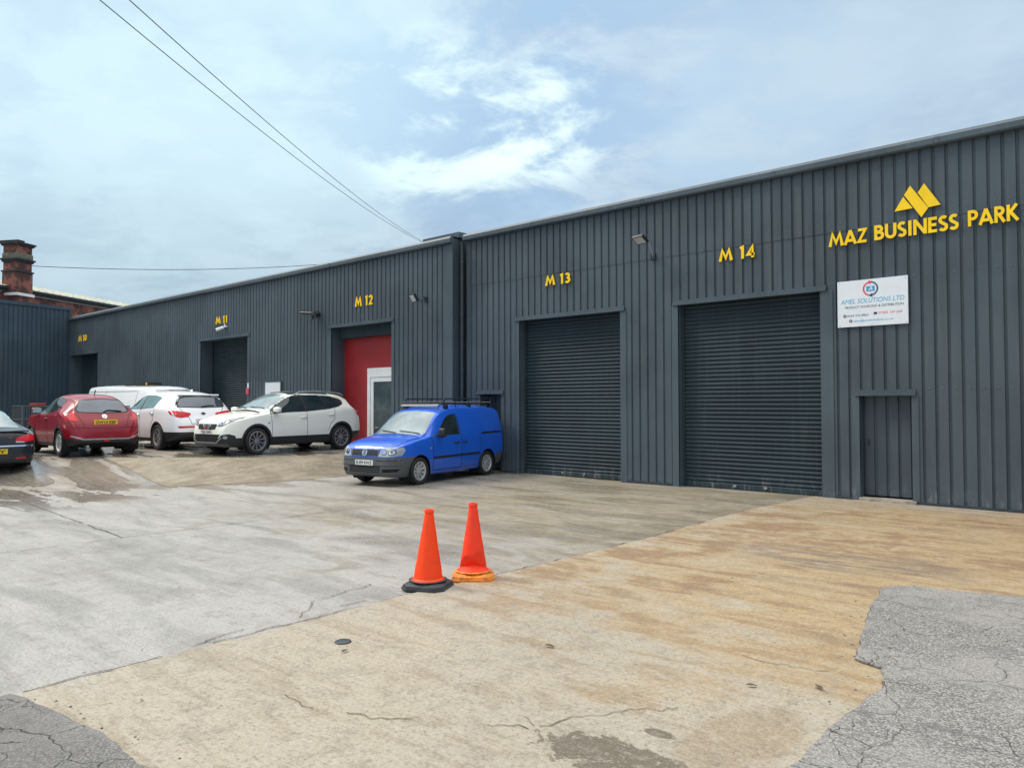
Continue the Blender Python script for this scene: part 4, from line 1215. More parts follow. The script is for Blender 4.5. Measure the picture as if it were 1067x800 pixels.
c.wiper([(.66, 1.13), (.2, 1.175), (.06, 1.185)]); c.wiper([(-.0, 1.14), (-.5, 1.18)])
0 and c.patch('bonnet_seam', c.line([(.735, .97), (.66, .90), (.60, .86)], .012), 'F', M['seam'])
c.patch('bonnet_seam', c.line([(1.24, .74), (1.7, .70), (2.0, .60)], .010), 'T', M['seam']); c.patch('bonnet_seam', c.line([(1.24, -.74), (1.7, -.70), (2.0, -.60)], .010), 'T', M['seam'])
g = [(-.40, .68), (-.42, .82), (.42, .82), (.40, .68)]
gr = c.patch('grille', g, 'F', M['grey_plastic'], off=.006)
for z in (.715, .755, .795): c.patch('grille_slot', c.line([(-.37, z), (.37, z)], .022), 'F', M['liner'], gr, off=.010)
em = c.patch('emblem', disc(0, .755, .078, .078), 'F', M['chrome'], off=.016)
c.patch('emblem_mark', c.line([(-.045, .80), (-.015, .70), (0, .75), (.015, .70), (.045, .80)], .012), 'F', M['grey_plastic'], em, off=.020)
c.patch('emblem_mark', c.line([(-.028, .81), (0, .765), (.028, .81)], .011), 'F', M['grey_plastic'], em, off=.0225)
for sg_ in (1, -1):
    hl = [(.40, .672), (.46, .80), (.58, .865), (.74, .885), (.835, .865), (.855, .80), (.84, .69), (.70, .668)]
    hl = [(sg_*u, v) for u, v in hl]
    H = c.patch('headlight', [(u*.98, v) for u, v in hl], 'F', M['lens'], off=.006)
    for cy in (.54, .70):
        c.patch('lamp_rim', disc(sg_*cy, .765, .070, .062, 16), 'F', M['grey_plastic'], H, off=.008); c.patch('lamp_bowl', disc(sg_*cy, .765, .052, .046, 14), 'F', M['chrome'], H, off=.0105)
    c.patch('bumper_slot', [(sg_*.50, .33), (sg_*.50, .405), (sg_*.80, .405), (sg_*.77, .34)], 'F', M['liner'], pt['fb'])
    c.patch('bumper_slot', c.line([(sg_*.34, .585), (sg_*.82, .585)], .012), 'F', M['liner'], pt['fb'])
for z in (.335, .375, .415, .45): c.patch('bumper_slot', c.line([(-.45, z), (.45, z)], .026), 'F', M['liner'], pt['fb'])
c.patch('bumper_slot', c.line([(-.82, .47), (.82, .47)], .012), 'F', M['liner'], pt['fb'])
c.plate('F', .535, 0, 'EU09 KWZ', M['plate_white'])
c.both('side_repeater', [(1.0, .80), (.94, .80), (.94, .83), (1.0, .83)], M['lens'])
for sg_ in (1, -1): c.patch('tail_light', [(sg_*.80, .78), (sg_*.80, 1.25), (sg_*.70, 1.25), (sg_*.70, .78)], 'B', M['red_lens'])
c.patch('rear_window', [(-.60, 1.15), (-.56, 1.55), (.56, 1.55), (.60, 1.15)], 'B', M['glass'])
c.plate('B', .75, 0, 'EU09 KWZ', M['plate_yellow'])
c.mirror(.70, 1.13, M['black'], (.10, .20, .23), .10)
c.arches(); c.underbody(); c.wheels(1.545, .20, .215, 9, .062, M['alloy'], hub_r=.055)
rk = MB()
for sg_ in (1, -1):
    y = sg_*.60
    rk.tube([(.36, y, 1.72), (.10, y, 1.945), (-1.95, y, 1.955)], .016, 8); rk.tube([(.24, y, 1.82), (-1.95, y, 1.845)], .013, 8)
    for x in (.10, -.35, -.9, -1.45, -1.92): rk.tube([(x, y, 1.70), (x, y, 1.95)], .014, 6)
    for x in (.05, -.9, -1.7): rk.box(x-.05, x+.05, y-.05, y+.04, 1.70, 1.80)
for x in (.22, -.35, -.9, -1.45, -1.95): rk.tube([(x, -.60, 1.86), (x, .60, 1.86)], .012, 6)
rkk = rk.build('roof_rack', M['black'], c.root)
df_ = MB(); df_.add([(.34, -.57, 1.765), (.34, .57, 1.765), (.27, .57, 1.815), (.27, -.57, 1.815), (.33, -.57, 1.758), (.33, .57, 1.758), (.26, .57, 1.808), (.26, -.57, 1.808)], [(0, 1, 2, 3), (7, 6, 5, 4), (0, 3, 7, 4), (1, 5, 6, 2), (0, 4, 5, 1), (3, 2, 6, 7)])
df_.build('wind_deflector', simple('deflector_grey', (.16, .17, .18), .5), rkk)
VAN = c

# ---- white seven seat crossover, nose to the yard
P_PEARL = m_paint('pearl_paint', (.88, .87, .79), .35)
c = Car('white_crossover', 'cream white crossover with dark alloys parked nose out before the red doorway', 'car', 2.765,
    [(2.27, .55), (2.255, .72), (2.20, .85), (2.08, .94), (1.85, 1.005), (1.55, 1.06), (1.25, 1.105), (1.08, 1.17), (.80, 1.33), (.50, 1.475), (.28, 1.555), (.08, 1.595), (-.4, 1.62), (-1.0, 1.61), (-1.5, 1.57), (-1.78, 1.52), (-1.90, 1.44), (-2.03, 1.22), (-2.14, 1.02), (-2.22, .90), (-2.255, .75), (-2.27, .55)],
    [(2.27, .30), (2.15, .22), (1.8, .20), (1, .21), (-1.6, .22), (-2.0, .30), (-2.27, .40)],
    [(2.27, .50), (2.25, .59), (2.20, .67), (2.10, .75), (1.95, .81), (1.75, .855), (1.4, .885), (.9, .875), (0, .87), (-.9, .875), (-1.4, .888), (-1.8, .865), (-2.05, .81), (-2.18, .74), (-2.25, .65), (-2.27, .58)],
    [(2.27, .45), (2.15, .74), (1.9, .87), (1.5, .96), (1.1, 1.02), (0, 1.05), (-1.0, 1.09), (-1.6, 1.14), (-2.0, 1.08), (-2.2, .82), (-2.27, .5)],
    [(2.27, .42), (2.1, .64), (1.8, .71), (1.4, .74), (1.1, .735), (.7, .68), (.3, .62), (-.5, .60), (-1.5, .59), (-1.9, .60), (-2.27, .5)],
    [(2.27, .03), (2.0, .06), (1.5, .05), (1.1, .06), (.6, .07), (.2, .055), (-1.5, .06), (-2.0, .10), (-2.27, .06)], P_PEARL, .385, .345, .08)
c.cut((0, 0, .44), (0, 0, 1)); c.cut((0, 0, .50), (0, 0, 1), lambda q: q.x < -1.4)
c.cut((0, 0, .33), (0, 0, 1), lambda q: q.x > 1.3)
for x in (.93, -.19, -1.16): c.cut((x, 0, 0), (1, 0, 0), lambda q: side(q) and -1.4 < q.x < 1.2)
for z in (1.035,): c.cut((0, 0, z), (0, 0, 1), lambda q: side(q) and -1.2 < q.x < 1.1)
def reg(q, n):
    if q.x < -1.5 and q.z < .50: return 'cl'
    if q.x > 1.5 and q.z < .30 and abs(q.y) < .7: return 'lip'
    if q.z < .44 and not (q.x > 1.9 and abs(q.y) < .0): return 'cl'
    if abs(q.y) > .6 and q.z < 1.035 and q.z > .44:
        if -.19 < q.x < .93: return 'fd'+side_of(q)
        if -1.16 < q.x < -.19 and (q.x+1.3825)**2+(q.z-.345)**2 > .44**2: return 'rd'+side_of(q)
pt = c.split(reg, {'body': ('body', P_PEARL), 'cl': ('cladding', M['black']), 'lip': ('bumper_lip', M['grey_plastic']), 'fdL': ('door', P_PEARL), 'fdR': ('door', P_PEARL), 'rdL': ('door', P_PEARL), 'rdR': ('door', P_PEARL)})
for wx in (c.wb/2, -c.wb/2): c.both('arch_trim', c.ring(wx, .380, .445, -12, 192), M['black'], thick=.004, off=.005)
w1 = [(.93, 1.06), (.88, 1.12), (.62, 1.30), (.38, 1.42), (.12, 1.505), (-.05, 1.52), (-.12, 1.52), (-.14, 1.095)]
w2 = [(-.24, 1.105), (-.21, 1.52), (-.55, 1.525), (-.82, 1.51), (-.93, 1.155)]
w3 = [(-.98, 1.165), (-.88, 1.505), (-1.2, 1.475), (-1.48, 1.41), (-1.555, 1.355), (-1.50, 1.29), (-1.25, 1.20)]
c.both('window_surround', [(.98, 1.045), (.90, 1.13), (.63, 1.32), (.38, 1.44), (.12, 1.525), (-.2, 1.54), (-.56, 1.545), (-.9, 1.52), (-1.22, 1.49), (-1.5, 1.425), (-1.58, 1.355), (-1.52, 1.28), (-1.25, 1.185), (-.93, 1.14), (-.2, 1.085)], M['black'], off=.0015)
c.both('window', w1, M['glass'], pt['fdL'], pt['fdR']); c.both('window', w2, M['glass'], pt['rdL'], pt['rdR']); c.both('quarter_window', w3, M['glass'])
c.both('window_trim', c.line([(1.0, 1.035), (.4, 1.068), (-.2, 1.085), (-.95, 1.14), (-1.3, 1.20), (-1.52, 1.28)], .014), M['seam'])
c.both('door_seam', c.line([(.93, .44), (.95, .8), (.96, 1.03)], .010), M['seam']); c.both('door_seam', c.line([(-.19, .44), (-.19, 1.08)], .010), M['seam']); c.both('door_seam', c.line([(-.92, .55), (-.98, .72), (-1.13, .85), (-1.16, 1.16)], .010), M['seam'])
c.both('cladding_seam', c.line([(-.2, .25), (-.2, .43)], .01), M['seam'], parL=pt['cl'])
for sd in 'LR': c.handle(-.07, .93, P_PEARL, pt['fd'+sd], sd); c.handle(-1.02, .98, P_PEARL, pt['rd'+sd], sd)
ws = [(-.70, 1.145), (-.70, 1.17), (-.60, 1.38), (-.53, 1.53), (0, 1.565), (.53, 1.53), (.60, 1.38), (.70, 1.17), (.70, 1.145), (0, 1.165)]
c.patch('windscreen', ws, 'F', M['wscreen'])
c.patch('sunroof', [(.16, -.50), (.16, .50), (-1.2, .50), (-1.2, -.50)], 'T', M['glass'])
c.patch('cowl', [(1.24, -.70), (1.17, -.70), (1.13, 0), (1.17, .70), (1.24, .70), (1.28, 0)], 'T', M['black'], off=.004)
c.wiper([(.58, 1.17), (.05, 1.20)]); c.wiper([(-.05, 1.17), (-.55, 1.21)])
c.patch('bonnet_seam', c.line([(1.25, .73), (1.7, .68), (2.05, .55)], .010), 'T', M['seam']); c.patch('bonnet_seam', c.line([(1.25, -.73), (1.7, -.68), (2.05, -.55)], .010), 'T', M['seam'])
g = [(-.36, .66), (-.40, .76), (-.38, .79), (.38, .79), (.40, .76), (.36, .66), (.12, .64), (-.12, .64)]
gr = c.patch('grille', g, 'F', M['liner'], off=.005)
for sg_ in (1, -1): c.patch('grille_strut', c.line([(sg_*.06, .635), (sg_*.17, .80)], .045), 'F', M['chrome'], gr, off=.010)
for z in (.695, .745): c.patch('grille_bar', c.line([(-.36, z), (.36, z)], .008), 'F', M['grey_plastic'], gr, off=.0075)
em = c.patch('emblem', ring_pts(0, .725, .062, .082), 'F', M['chrome'], off=.014) if False else c.patch('emblem', disc(0, .725, .08, .08), 'F', M['chrome'], off=.014)
c.patch('emblem_mark', disc(0, .725, .058, .058), 'F', M['liner'], em, off=.017); c.patch('emblem_mark', c.line([(-.09, .725), (.09, .725)], .03), 'F', M['chrome'], em, off=.020)
li = [(-.50, .45), (-.56, .535), (.56, .535), (.50, .45), (.40, .345), (-.40, .345)]
lg_ = c.patch('lower_grille', li, 'F', M['liner'], off=.005)
for z in (.40, .45, .495): c.patch('grille_bar', c.line([(-.44, z), (.44, z)], .010), 'F', M['black'], lg_, off=.008)
c.patch('skid_lip', c.line([(-.60, .45), (-.44, .325), (.44, .325), (.60, .45)], .028), 'F', M['galv'], off=.008)
for sg_ in (1, -1):
    c.patch('fog_surround', [(sg_*u, v) for u, v in ((.52, .44), (.60, .52), (.74, .545), (.80, .50), (.80, .43), (.70, .38), (.56, .38))], 'F', M['black'], off=.006)
    c.patch('fog_light', disc(sg_*.68, .46, .04, .04, 12), 'F', M['lens'], off=.010)
    hl = [(.42, .735), (.44, .80), (.55, .875), (.68, .93), (.755, .955), (.775, .925), (.745, .84), (.66, .765), (.54, .735)]
    hb_ = c.patch('headlight', [(sg_*u, v) for u, v in hl], 'F', M['black'], off=.006)
    H = c.patch('lamp_lens', [(sg_*((u-.60)*.90+.60), (v-.83)*.86+.83) for u, v in hl], 'F', M['lens'], hb_, off=.008)
    for cy, cz in ((.52, .785), (.64, .835)): c.patch('lamp_rim', disc(sg_*cy, cz, .05, .045, 12), 'F', M['grey_plastic'], hb_, off=.0095); c.patch('lamp_bowl', disc(sg_*cy, cz, .036, .033, 12), 'F', M['chrome'], hb_, off=.0115)
    c.patch('tail_light', [(sg_*u, v) for u, v in ((.50, .98), (.52, 1.10), (.72, 1.12), (.78, 1.0), (.70, .92))], 'B', M['red_lens'], off=.006)
c.both('tail_light_wrap', [(-1.93, 1.06), (-1.84, 1.12), (-2.02, 1.10), (-2.10, .98), (-2.10, .90), (-2.02, .97)], M['red_lens'])
c.patch('rear_window', [(-.58, 1.15), (-.50, 1.42), (.50, 1.42), (.58, 1.15)], 'B', M['glass'])
c.both('side_badge', [(1.06, .78), (1.02, .78), (1.02, .815), (1.06, .815)], M['grey_plastic'])
c.plate('F', .592, 0, 'YX62 ONN', M['plate_white'], .50, .10)
c.mirror(.84, 1.115, P_PEARL, (.13, .24, .15), .09)
c.arches(); c.underbody(); c.wheels(1.555, .215, .252, 10, .032, M['alloy_dark'], hub_r=.06)
for sg_ in (1, -1):
    rl = MB(); rl.tube([(.05, sg_*.60, 1.53), (-.10, sg_*.61, 1.605), (-.6, sg_*.60, 1.63), (-1.2, sg_*.595, 1.615), (-1.58, sg_*.59, 1.57), (-1.66, sg_*.59, 1.52)], .016, 8)
    rl.build('roof_rail', M['galv'], c.root, 60)
QASH = c

# ---- white sports utility car, tail to the yard
P_WHITE = m_paint('white_car_paint', (.87, .88, .89), .35)
c = Car('white_suv', 'white sports utility car seen from behind between the red car and the cream crossover', 'car', 2.64,
    [(2.20, .55), (2.18, .74), (2.10, .88), (1.95, .95), (1.6, 1.02), (1.2, 1.09), (1.0, 1.17), (.7, 1.34), (.4, 1.48), (.15, 1.56), (-.3, 1.615), (-.9, 1.61), (-1.4, 1.57), (-1.74, 1.52), (-1.82, 1.48), (-1.92, 1.33), (-2.02, 1.14), (-2.08, 1.04), (-2.12, .92), (-2.19, .80), (-2.225, .70), (-2.24, .50)],
    [(2.20, .30), (2.05, .22), (1.8, .20), (1, .21), (-1.6, .22), (-2.0, .28), (-2.24, .36)],
    [(2.20, .52), (2.17, .64), (2.08, .74), (1.9, .84), (1.6, .90), (1.3, .925), (.8, .91), (0, .905), (-.8, .91), (-1.32, .928), (-1.7, .91), (-1.95, .865), (-2.08, .82), (-2.17, .76), (-2.22, .68), (-2.24, .62)],
    [(2.20, .45), (2.1, .74), (1.8, .90), (1.2, 1.0), (0, 1.06), (-1.0, 1.10), (-1.6, 1.12), (-2.0, 1.02), (-2.15, .78), (-2.24, .46)],
    [(2.20, .42), (2.0, .66), (1.6, .74), (1.1, .76), (.7, .70), (.3, .65), (-.5, .64), (-1.3, .63), (-1.75, .645), (-1.9, .70), (-2.0, .75), (-2.1, .76), (-2.24, .58)],
    [(2.20, .03), (2.0, .06), (1.5, .05), (1.1, .06), (.6, .07), (.2, .05), (-1.4, .05), (-1.8, .07), (-2.0, .10), (-2.24, .05)], P_WHITE, .39, .35, .08)
c.cut((0, 0, .50), (0, 0, 1), lambda q: q.x < -1.2); c.cut((0, 0, .32), (0, 0, 1), lambda q: q.x >= -1.3)
for x in (.93, -.17, -1.10): c.cut((x, 0, 0), (1, 0, 0), lambda q: side(q) and -1.4 < q.x < 1.2)
c.cut((0, 0, 1.04), (0, 0, 1), lambda q: side(q) and -1.2 < q.x < 1.1)
def reg(q, n):
    if q.x < -1.5 and q.z < .50: return 'rb'
    if q.z < .32: return 'cl'
    if abs(q.y) > .6 and .32 < q.z < 1.04:
        if -.17 < q.x < .93: return 'fd'+side_of(q)
        if -1.10 < q.x < -.17 and (q.x+1.32)**2+(q.z-.35)**2 > .44**2: return 'rd'+side_of(q)
pt = c.split(reg, {'body': ('body', P_WHITE), 'cl': ('cladding', M['black']), 'rb': ('bumper', M['black']), 'fdL': ('door', P_WHITE), 'fdR': ('door', P_WHITE), 'rdL': ('door', P_WHITE), 'rdR': ('door', P_WHITE)})
for wx in (c.wb/2, -c.wb/2): c.both('arch_trim', c.ring(wx, .386, .425, -5, 185), M['black'], thick=.004, off=.005)
c.both('window', [(.93, 1.07), (.62, 1.28), (.35, 1.40), (.10, 1.47), (-.10, 1.49), (-.14, 1.10)], M['glass_green'], pt['fdL'], pt['fdR'])
c.both('window', [(-.24, 1.10), (-.20, 1.49), (-.6, 1.485), (-.98, 1.445), (-1.12, 1.41), (-1.02, 1.14)], M['glass_green'], pt['rdL'], pt['rdR'])
c.both('window_pillar', c.line([(-.155, 1.49), (-.19, 1.09)], .07), M['black'])
c.both('door_seam', c.line([(-.17, .32), (-.17, 1.1)], .010), M['seam']); c.both('door_seam', c.line([(-.86, .45), (-.93, .68), (-1.08, .85), (-1.10, 1.13)], .010), M['seam']); c.both('door_seam', c.line([(.93, .33), (.95, 1.04)], .010), M['seam'])
for sd in 'LR': c.handle(-.05, .95, M['chrome'], pt['fd'+sd], sd); c.handle(-.98, .99, M['chrome'], pt['rd'+sd], sd)
rw_ = c.patch('rear_window', [(-.64, 1.155), (-.69, 1.20), (-.63, 1.37), (-.57, 1.46), (0, 1.50), (.57, 1.46), (.63, 1.37), (.69, 1.20), (.64, 1.155), (0, 1.135)], 'B', M['black'])
c.patch('rear_glass', [(-.59, 1.175), (-.63, 1.21), (-.57, 1.36), (-.52, 1.435), (0, 1.465), (.52, 1.435), (.57, 1.36), (.63, 1.21), (.59, 1.175), (0, 1.16)], 'B', M['glass_rear'], rw_, off=.006)
c.wiper([(0, 1.17), (-.22, 1.20), (-.36, 1.195)], 'B', .014)
c.patch('windscreen', [(-.70, 1.13), (-.54, 1.50), (.54, 1.50), (.70, 1.13)], 'F', M['wscreen'])
for sg_ in (1, -1):
    tl = c.patch('tail_light', [(sg_*u, v) for u, v in ((.34, .975), (.36, 1.005), (.58, 1.045), (.80, 1.075), (.80, 1.0), (.76, .90), (.62, .875), (.42, .90))], 'B', M['red_lens'], off=.006)
    c.patch('reflector', [(sg_*u, v) for u, v in ((.26, .615), (.26, .66), (.74, .66), (.70, .60))], 'B', M['red_lens'])
    c.patch('headlight', [(sg_*u, v) for u, v in ((.45, .74), (.5, .84), (.75, .92), (.76, .80))], 'F', M['lens'])
c.both('tail_light_wrap', [(-1.86, 1.05), (-1.97, 1.075), (-2.06, 1.03), (-2.08, .93), (-1.98, .95)], M['red_lens'])
c.patch('emblem', disc(0, .985, .075, .045), 'B', M['chrome'], off=.008); c.patch('emblem', disc(0, .985, .06, .034), 'B', M['black'], off=.011)
c.patch('tailgate_seam', c.line([(-.62, 1.14), (-.40, .86), (-.36, .70), (.36, .70), (.40, .86), (.62, 1.14)], .010), 'B', M['seam'])
c.patch('plate_recess', [(-.32, .74), (-.30, .86), (.30, .86), (.32, .74)], 'B', P_WHITE, off=.002)
c.plate('B', .80, 0, 'LX', M['plate_white'], .5, .10)
c.mirror(.86, 1.13, P_WHITE, (.13, .24, .15), .09)
c.arches(); c.underbody(); c.wheels(1.61, .225, .235, 5, .045, M['alloy_dark'], twin=.16, hub_r=.06)
af = MB(); af.add([(-1.30, 0, 1.625), (-1.42, -.022, 1.575), (-1.42, .022, 1.575), (-1.46, 0, 1.66), (-1.48, 0, 1.575)], [(0, 1, 3), (0, 3, 2), (1, 4, 3), (2, 3, 4)])
af.build('roof_aerial', P_WHITE, c.root)
sp_ = MB(); sp_.box(-1.88, -1.70, -.56, .56, 1.475, 1.515); sp_.build('spoiler', P_WHITE, c.root, bevel=.018)
SPORT = c

# ---- red compact crossover, tail to the yard
P_RED = m_paint('red_car_paint', (.27, .004, .016), .3, 0, .45)
c = Car('red_crossover', 'dark red compact crossover seen from behind, with a yellow rear number plate', 'car', 2.53,
    [(2.13, .55), (2.11, .74), (2.02, .88), (1.85, .96), (1.5, 1.03), (1.1, 1.09), (.9, 1.18), (.6, 1.34), (.35, 1.45), (.1, 1.52), (-.3, 1.565), (-.8, 1.55), (-1.2, 1.50), (-1.42, 1.45), (-1.52, 1.38), (-1.66, 1.20), (-1.76, 1.06), (-1.82, .98), (-1.90, .88), (-1.96, .74), (-1.995, .62), (-2.005, .48)],
    [(2.13, .30), (2.0, .22), (1.8, .20), (1, .21), (-1.4, .22), (-1.8, .28), (-2.005, .34)],
    [(2.13, .50), (2.1, .62), (2.0, .73), (1.8, .82), (1.5, .87), (1.265, .885), (.8, .85), (0, .845), (-.7, .855), (-1.265, .90), (-1.55, .885), (-1.75, .84), (-1.88, .78), (-1.96, .69), (-2.005, .60)],
    [(2.13, .45), (2.0, .74), (1.7, .90), (1.2, 1.0), (0, 1.02), (-.8, 1.05), (-1.3, 1.06), (-1.6, 1.02), (-1.85, .84), (-2.005, .45)],
    [(2.13, .42), (2.0, .62), (1.6, .72), (1.1, .74), (.7, .68), (.3, .62), (-.4, .60), (-1.0, .585), (-1.4, .575), (-1.55, .635), (-1.7, .70), (-1.85, .70), (-2.005, .55)],
    [(2.13, .03), (2.0, .06), (1.5, .05), (1.1, .06), (.6, .07), (.2, .05), (-1.0, .05), (-1.4, .07), (-1.7, .10), (-2.005, .05)], P_RED, .375, .335, .09)
c.cut((0, 0, .45), (0, 0, 1), lambda q: q.x < -1.1); c.cut((0, 0, .32), (0, 0, 1), lambda q: q.x >= -1.2)
for x in (.90, -.16): c.cut((x, 0, 0), (1, 0, 0), lambda q: side(q) and -1.4 < q.x < 1.2)
c.cut((-1.0, 0, 0), (1, 0, 0), lambda q: side(q) and -1.4 < q.x < -.5); c.cut((0, 0, 1.0), (0, 0, 1), lambda q: side(q) and -1.2 < q.x < 1.1)
def reg(q, n):
    if q.x < -1.45 and q.z < .45: return 'rb'
    if q.z < .32: return 'cl'
    if abs(q.y) > .6 and .32 < q.z < 1.0:
        if -.16 < q.x < .90: return 'fd'+side_of(q)
        if -1.0 < q.x < -.16 and (q.x+1.265)**2+(q.z-.335)**2 > .44**2: return 'rd'+side_of(q)
pt = c.split(reg, {'body': ('body', P_RED), 'cl': ('cladding', M['black']), 'rb': ('bumper', M['black']), 'fdL': ('door', P_RED), 'fdR': ('door', P_RED), 'rdL': ('door', P_RED), 'rdR': ('door', P_RED)})
for wx in (c.wb/2, -c.wb/2): c.both('arch_trim', c.ring(wx, .370, .43, -12, 192), M['black'], thick=.004, off=.005)
c.both('window', [(.90, 1.05), (.58, 1.28), (.34, 1.39), (.10, 1.455), (-.06, 1.475), (-.11, 1.07)], M['glass_green'], pt['fdL'], pt['fdR'])
c.both('window', [(-.22, 1.075), (-.17, 1.475), (-.5, 1.47), (-.82, 1.425), (-.90, 1.38), (-.74, 1.12)], M['glass'], pt['rdL'], pt['rdR'])
c.both('window_pillar', c.line([(-.115, 1.48), (-.165, 1.06)], .06), M['black'])
c.both('door_seam', c.line([(-.16, .33), (-.16, 1.06)], .010), M['seam']); c.both('door_seam', c.line([(-.82, .45), (-.92, .70), (-1.0, .85), (-1.0, 1.05), (-.93, 1.40)], .010), M['seam']); c.both('door_seam', c.line([(.90, .33), (.92, 1.0)], .010), M['seam'])
for sd in 'LR': c.handle(-.03, .93, P_RED, pt['fd'+sd], sd); c.handle(-.93, 1.22, M['black'], pt['rd'+sd], sd, .12)
rw_ = c.patch('rear_window', [(-.58, 1.085), (-.63, 1.13), (-.57, 1.28), (-.49, 1.40), (0, 1.44), (.49, 1.40), (.57, 1.28), (.63, 1.13), (.58, 1.085), (0, 1.06)], 'B', M['black'])
c.patch('rear_glass', [(-.54, 1.10), (-.58, 1.14), (-.52, 1.28), (-.45, 1.375), (0, 1.41), (.45, 1.375), (.52, 1.28), (.58, 1.14), (.54, 1.10), (0, 1.08)], 'B', M['glass_rear'], rw_, off=.006)
c.wiper([(0, 1.09), (-.10, 1.13), (-.34, 1.115), (-.42, 1.105)], 'B', .016)
c.patch('windscreen', [(-.68, 1.13), (-.52, 1.46), (.52, 1.46), (.68, 1.13)], 'F', M['wscreen'])
for sg_ in (1, -1):
    c.patch('tail_light', [(sg_*u, v) for u, v in ((.64, 1.08), (.70, 1.07), (.78, .98), (.78, .90), (.62, .865), (.58, .90), (.66, 1.0))], 'B', M['red_lens'], off=.008)
    c.patch('headlight', [(sg_*u, v) for u, v in ((.45, .70), (.5, .80), (.72, .86), (.74, .74))], 'F', M['lens'])
    c.patch('reflector', [(sg_*u, v) for u, v in ((.58, .42), (.58, .50), (.70, .50), (.70, .42))], 'B', M['red_lens'])
c.both('tail_light_wrap', [(-1.34, 1.05), (-1.46, 1.085), (-1.60, 1.06), (-1.72, .97), (-1.76, .88), (-1.70, .88), (-1.58, .98)], M['red_lens'])
c.patch('bumper_strip', c.line([(-.78, .52), (-.52, .43), (.52, .43), (.78, .52)], .030), 'B', M['galv'], off=.007)
c.patch('bumper_lower', [(-.74, .46), (-.50, .415), (.50, .415), (.74, .46), (.72, .36), (-.72, .36)], 'B', M['black'], off=.004)
c.patch('bumper_seam', c.line([(-.80, .71), (.80, .71)], .012), 'B', M['seam'])
c.patch('tailgate_seam', c.line([(-.62, 1.06), (-.52, .86), (-.48, .715)], .010), 'B', M['seam']); c.patch('tailgate_seam', c.line([(.62, 1.06), (.52, .86), (.48, .715)], .010), 'B', M['seam'])
em = c.patch('emblem', disc(0, .985, .058, .05), 'B', M['chrome'], off=.010); c.patch('emblem_mark', disc(0, .985, .036, .03), 'B', P_RED, em, off=.013); c.patch('emblem_mark', c.line([(-.062, .985), (.062, .985)], .018), 'B', M['chrome'], em, off=.016)
c.plate('B', .845, 0, 'GW14 RBF', M['plate_yellow'], .54, .125)
c.patch('fog_light', [(-.06, .37), (-.06, .41), (.06, .41), (.06, .37)], 'B', M['red_lens'], off=.008)
c.mirror(.82, 1.11, P_RED, (.13, .24, .16), .09)
c.arches(); c.underbody(); c.wheels(1.535, .215, .225, 5, .075, M['alloy'], twin=.17, hub_r=.06)
ex = MB(); ex.tube([(-1.7, .42, .27), (-1.98, .42, .255)], .035, 10); ex.build('exhaust', M['galv'], c.root, 60)
ae = MB(); ae.tube([(-1.05, .0, 1.52), (-1.14, 0, 1.66)], .008, 6); ae.build('roof_aerial', M['black'], c.root)
JUKE = c

# ---- dark saloon at the left edge
P_DARK = m_paint('dark_car_paint', (.008, .010, .016), .3, 0, .45)
c = Car('dark_saloon', 'dark blue black saloon at the left edge seen from behind, with red tail lights', 'car', 2.70,
    [(2.30, .50), (2.28, .62), (2.2, .74), (2.0, .83), (1.6, .92), (1.2, .98), (1.0, 1.04), (.7, 1.19), (.4, 1.32), (.1, 1.40), (-.3, 1.425), (-.7, 1.39), (-1.1, 1.28), (-1.45, 1.14), (-1.68, 1.055), (-1.9, 1.03), (-2.1, 1.02), (-2.2, 1.015), (-2.24, .97), (-2.29, .86), (-2.34, .72), (-2.37, .60), (-2.38, .45)],
    [(2.30, .28), (2.15, .20), (1.8, .18), (1, .18), (-1.6, .20), (-2.1, .26), (-2.38, .32)],
    [(2.30, .50), (2.27, .62), (2.15, .73), (1.9, .84), (1.5, .895), (1, .905), (0, .90), (-1.2, .91), (-1.7, .905), (-2.0, .88), (-2.2, .83), (-2.3, .77), (-2.36, .69), (-2.38, .62)],
    [(2.30, .42), (2.1, .66), (1.7, .82), (1.2, .90), (0, .95), (-1.0, .98), (-1.6, .97), (-2.1, .92), (-2.28, .74), (-2.38, .42)],
    [(2.30, .42), (2.1, .64), (1.6, .74), (1.1, .76), (.7, .68), (.3, .60), (-.4, .57), (-1.0, .60), (-1.5, .68), (-1.9, .76), (-2.2, .76), (-2.38, .6)],
    [(2.30, .03), (2.0, .06), (1.5, .05), (1.1, .06), (.6, .07), (.2, .06), (-1.0, .06), (-1.6, .04), (-2.2, .03), (-2.38, .03)], P_DARK, .365, .325, .075)
c.cut((0, 0, .42), (0, 0, 1), lambda q: q.x < -1.2); c.cut((0, 0, .76), (0, 0, 1), lambda q: q.x < -2.0)
for x in (.9, -.2, -1.05): c.cut((x, 0, 0), (1, 0, 0), lambda q: side(q) and -1.3 < q.x < 1.2)
c.cut((0, 0, .93), (0, 0, 1), lambda q: side(q) and -1.2 < q.x < 1.1)
def reg(q, n):
    if q.x < -1.65 and q.z < .42: return 'rb'
    if abs(q.y) > .6 and .28 < q.z < .93:
        if -.2 < q.x < .9: return 'fd'+side_of(q)
        if -1.05 < q.x < -.2 and (q.x+1.35)**2+(q.z-.325)**2 > .43**2: return 'rd'+side_of(q)
pt = c.split(reg, {'body': ('body', P_DARK), 'rb': ('bumper', M['black']), 'fdL': ('door', P_DARK), 'fdR': ('door', P_DARK), 'rdL': ('door', P_DARK), 'rdR': ('door', P_DARK)})
c.both('window', [(.9, .98), (.4, 1.25), (.1, 1.32), (-.16, 1.33), (-.16, .99)], M['glass'], pt['fdL'], pt['fdR']); c.both('window', [(-.24, .99), (-.24, 1.33), (-.6, 1.31), (-.98, 1.22), (-1.1, 1.15), (-.95, 1.0)], M['glass'], pt['rdL'], pt['rdR'])
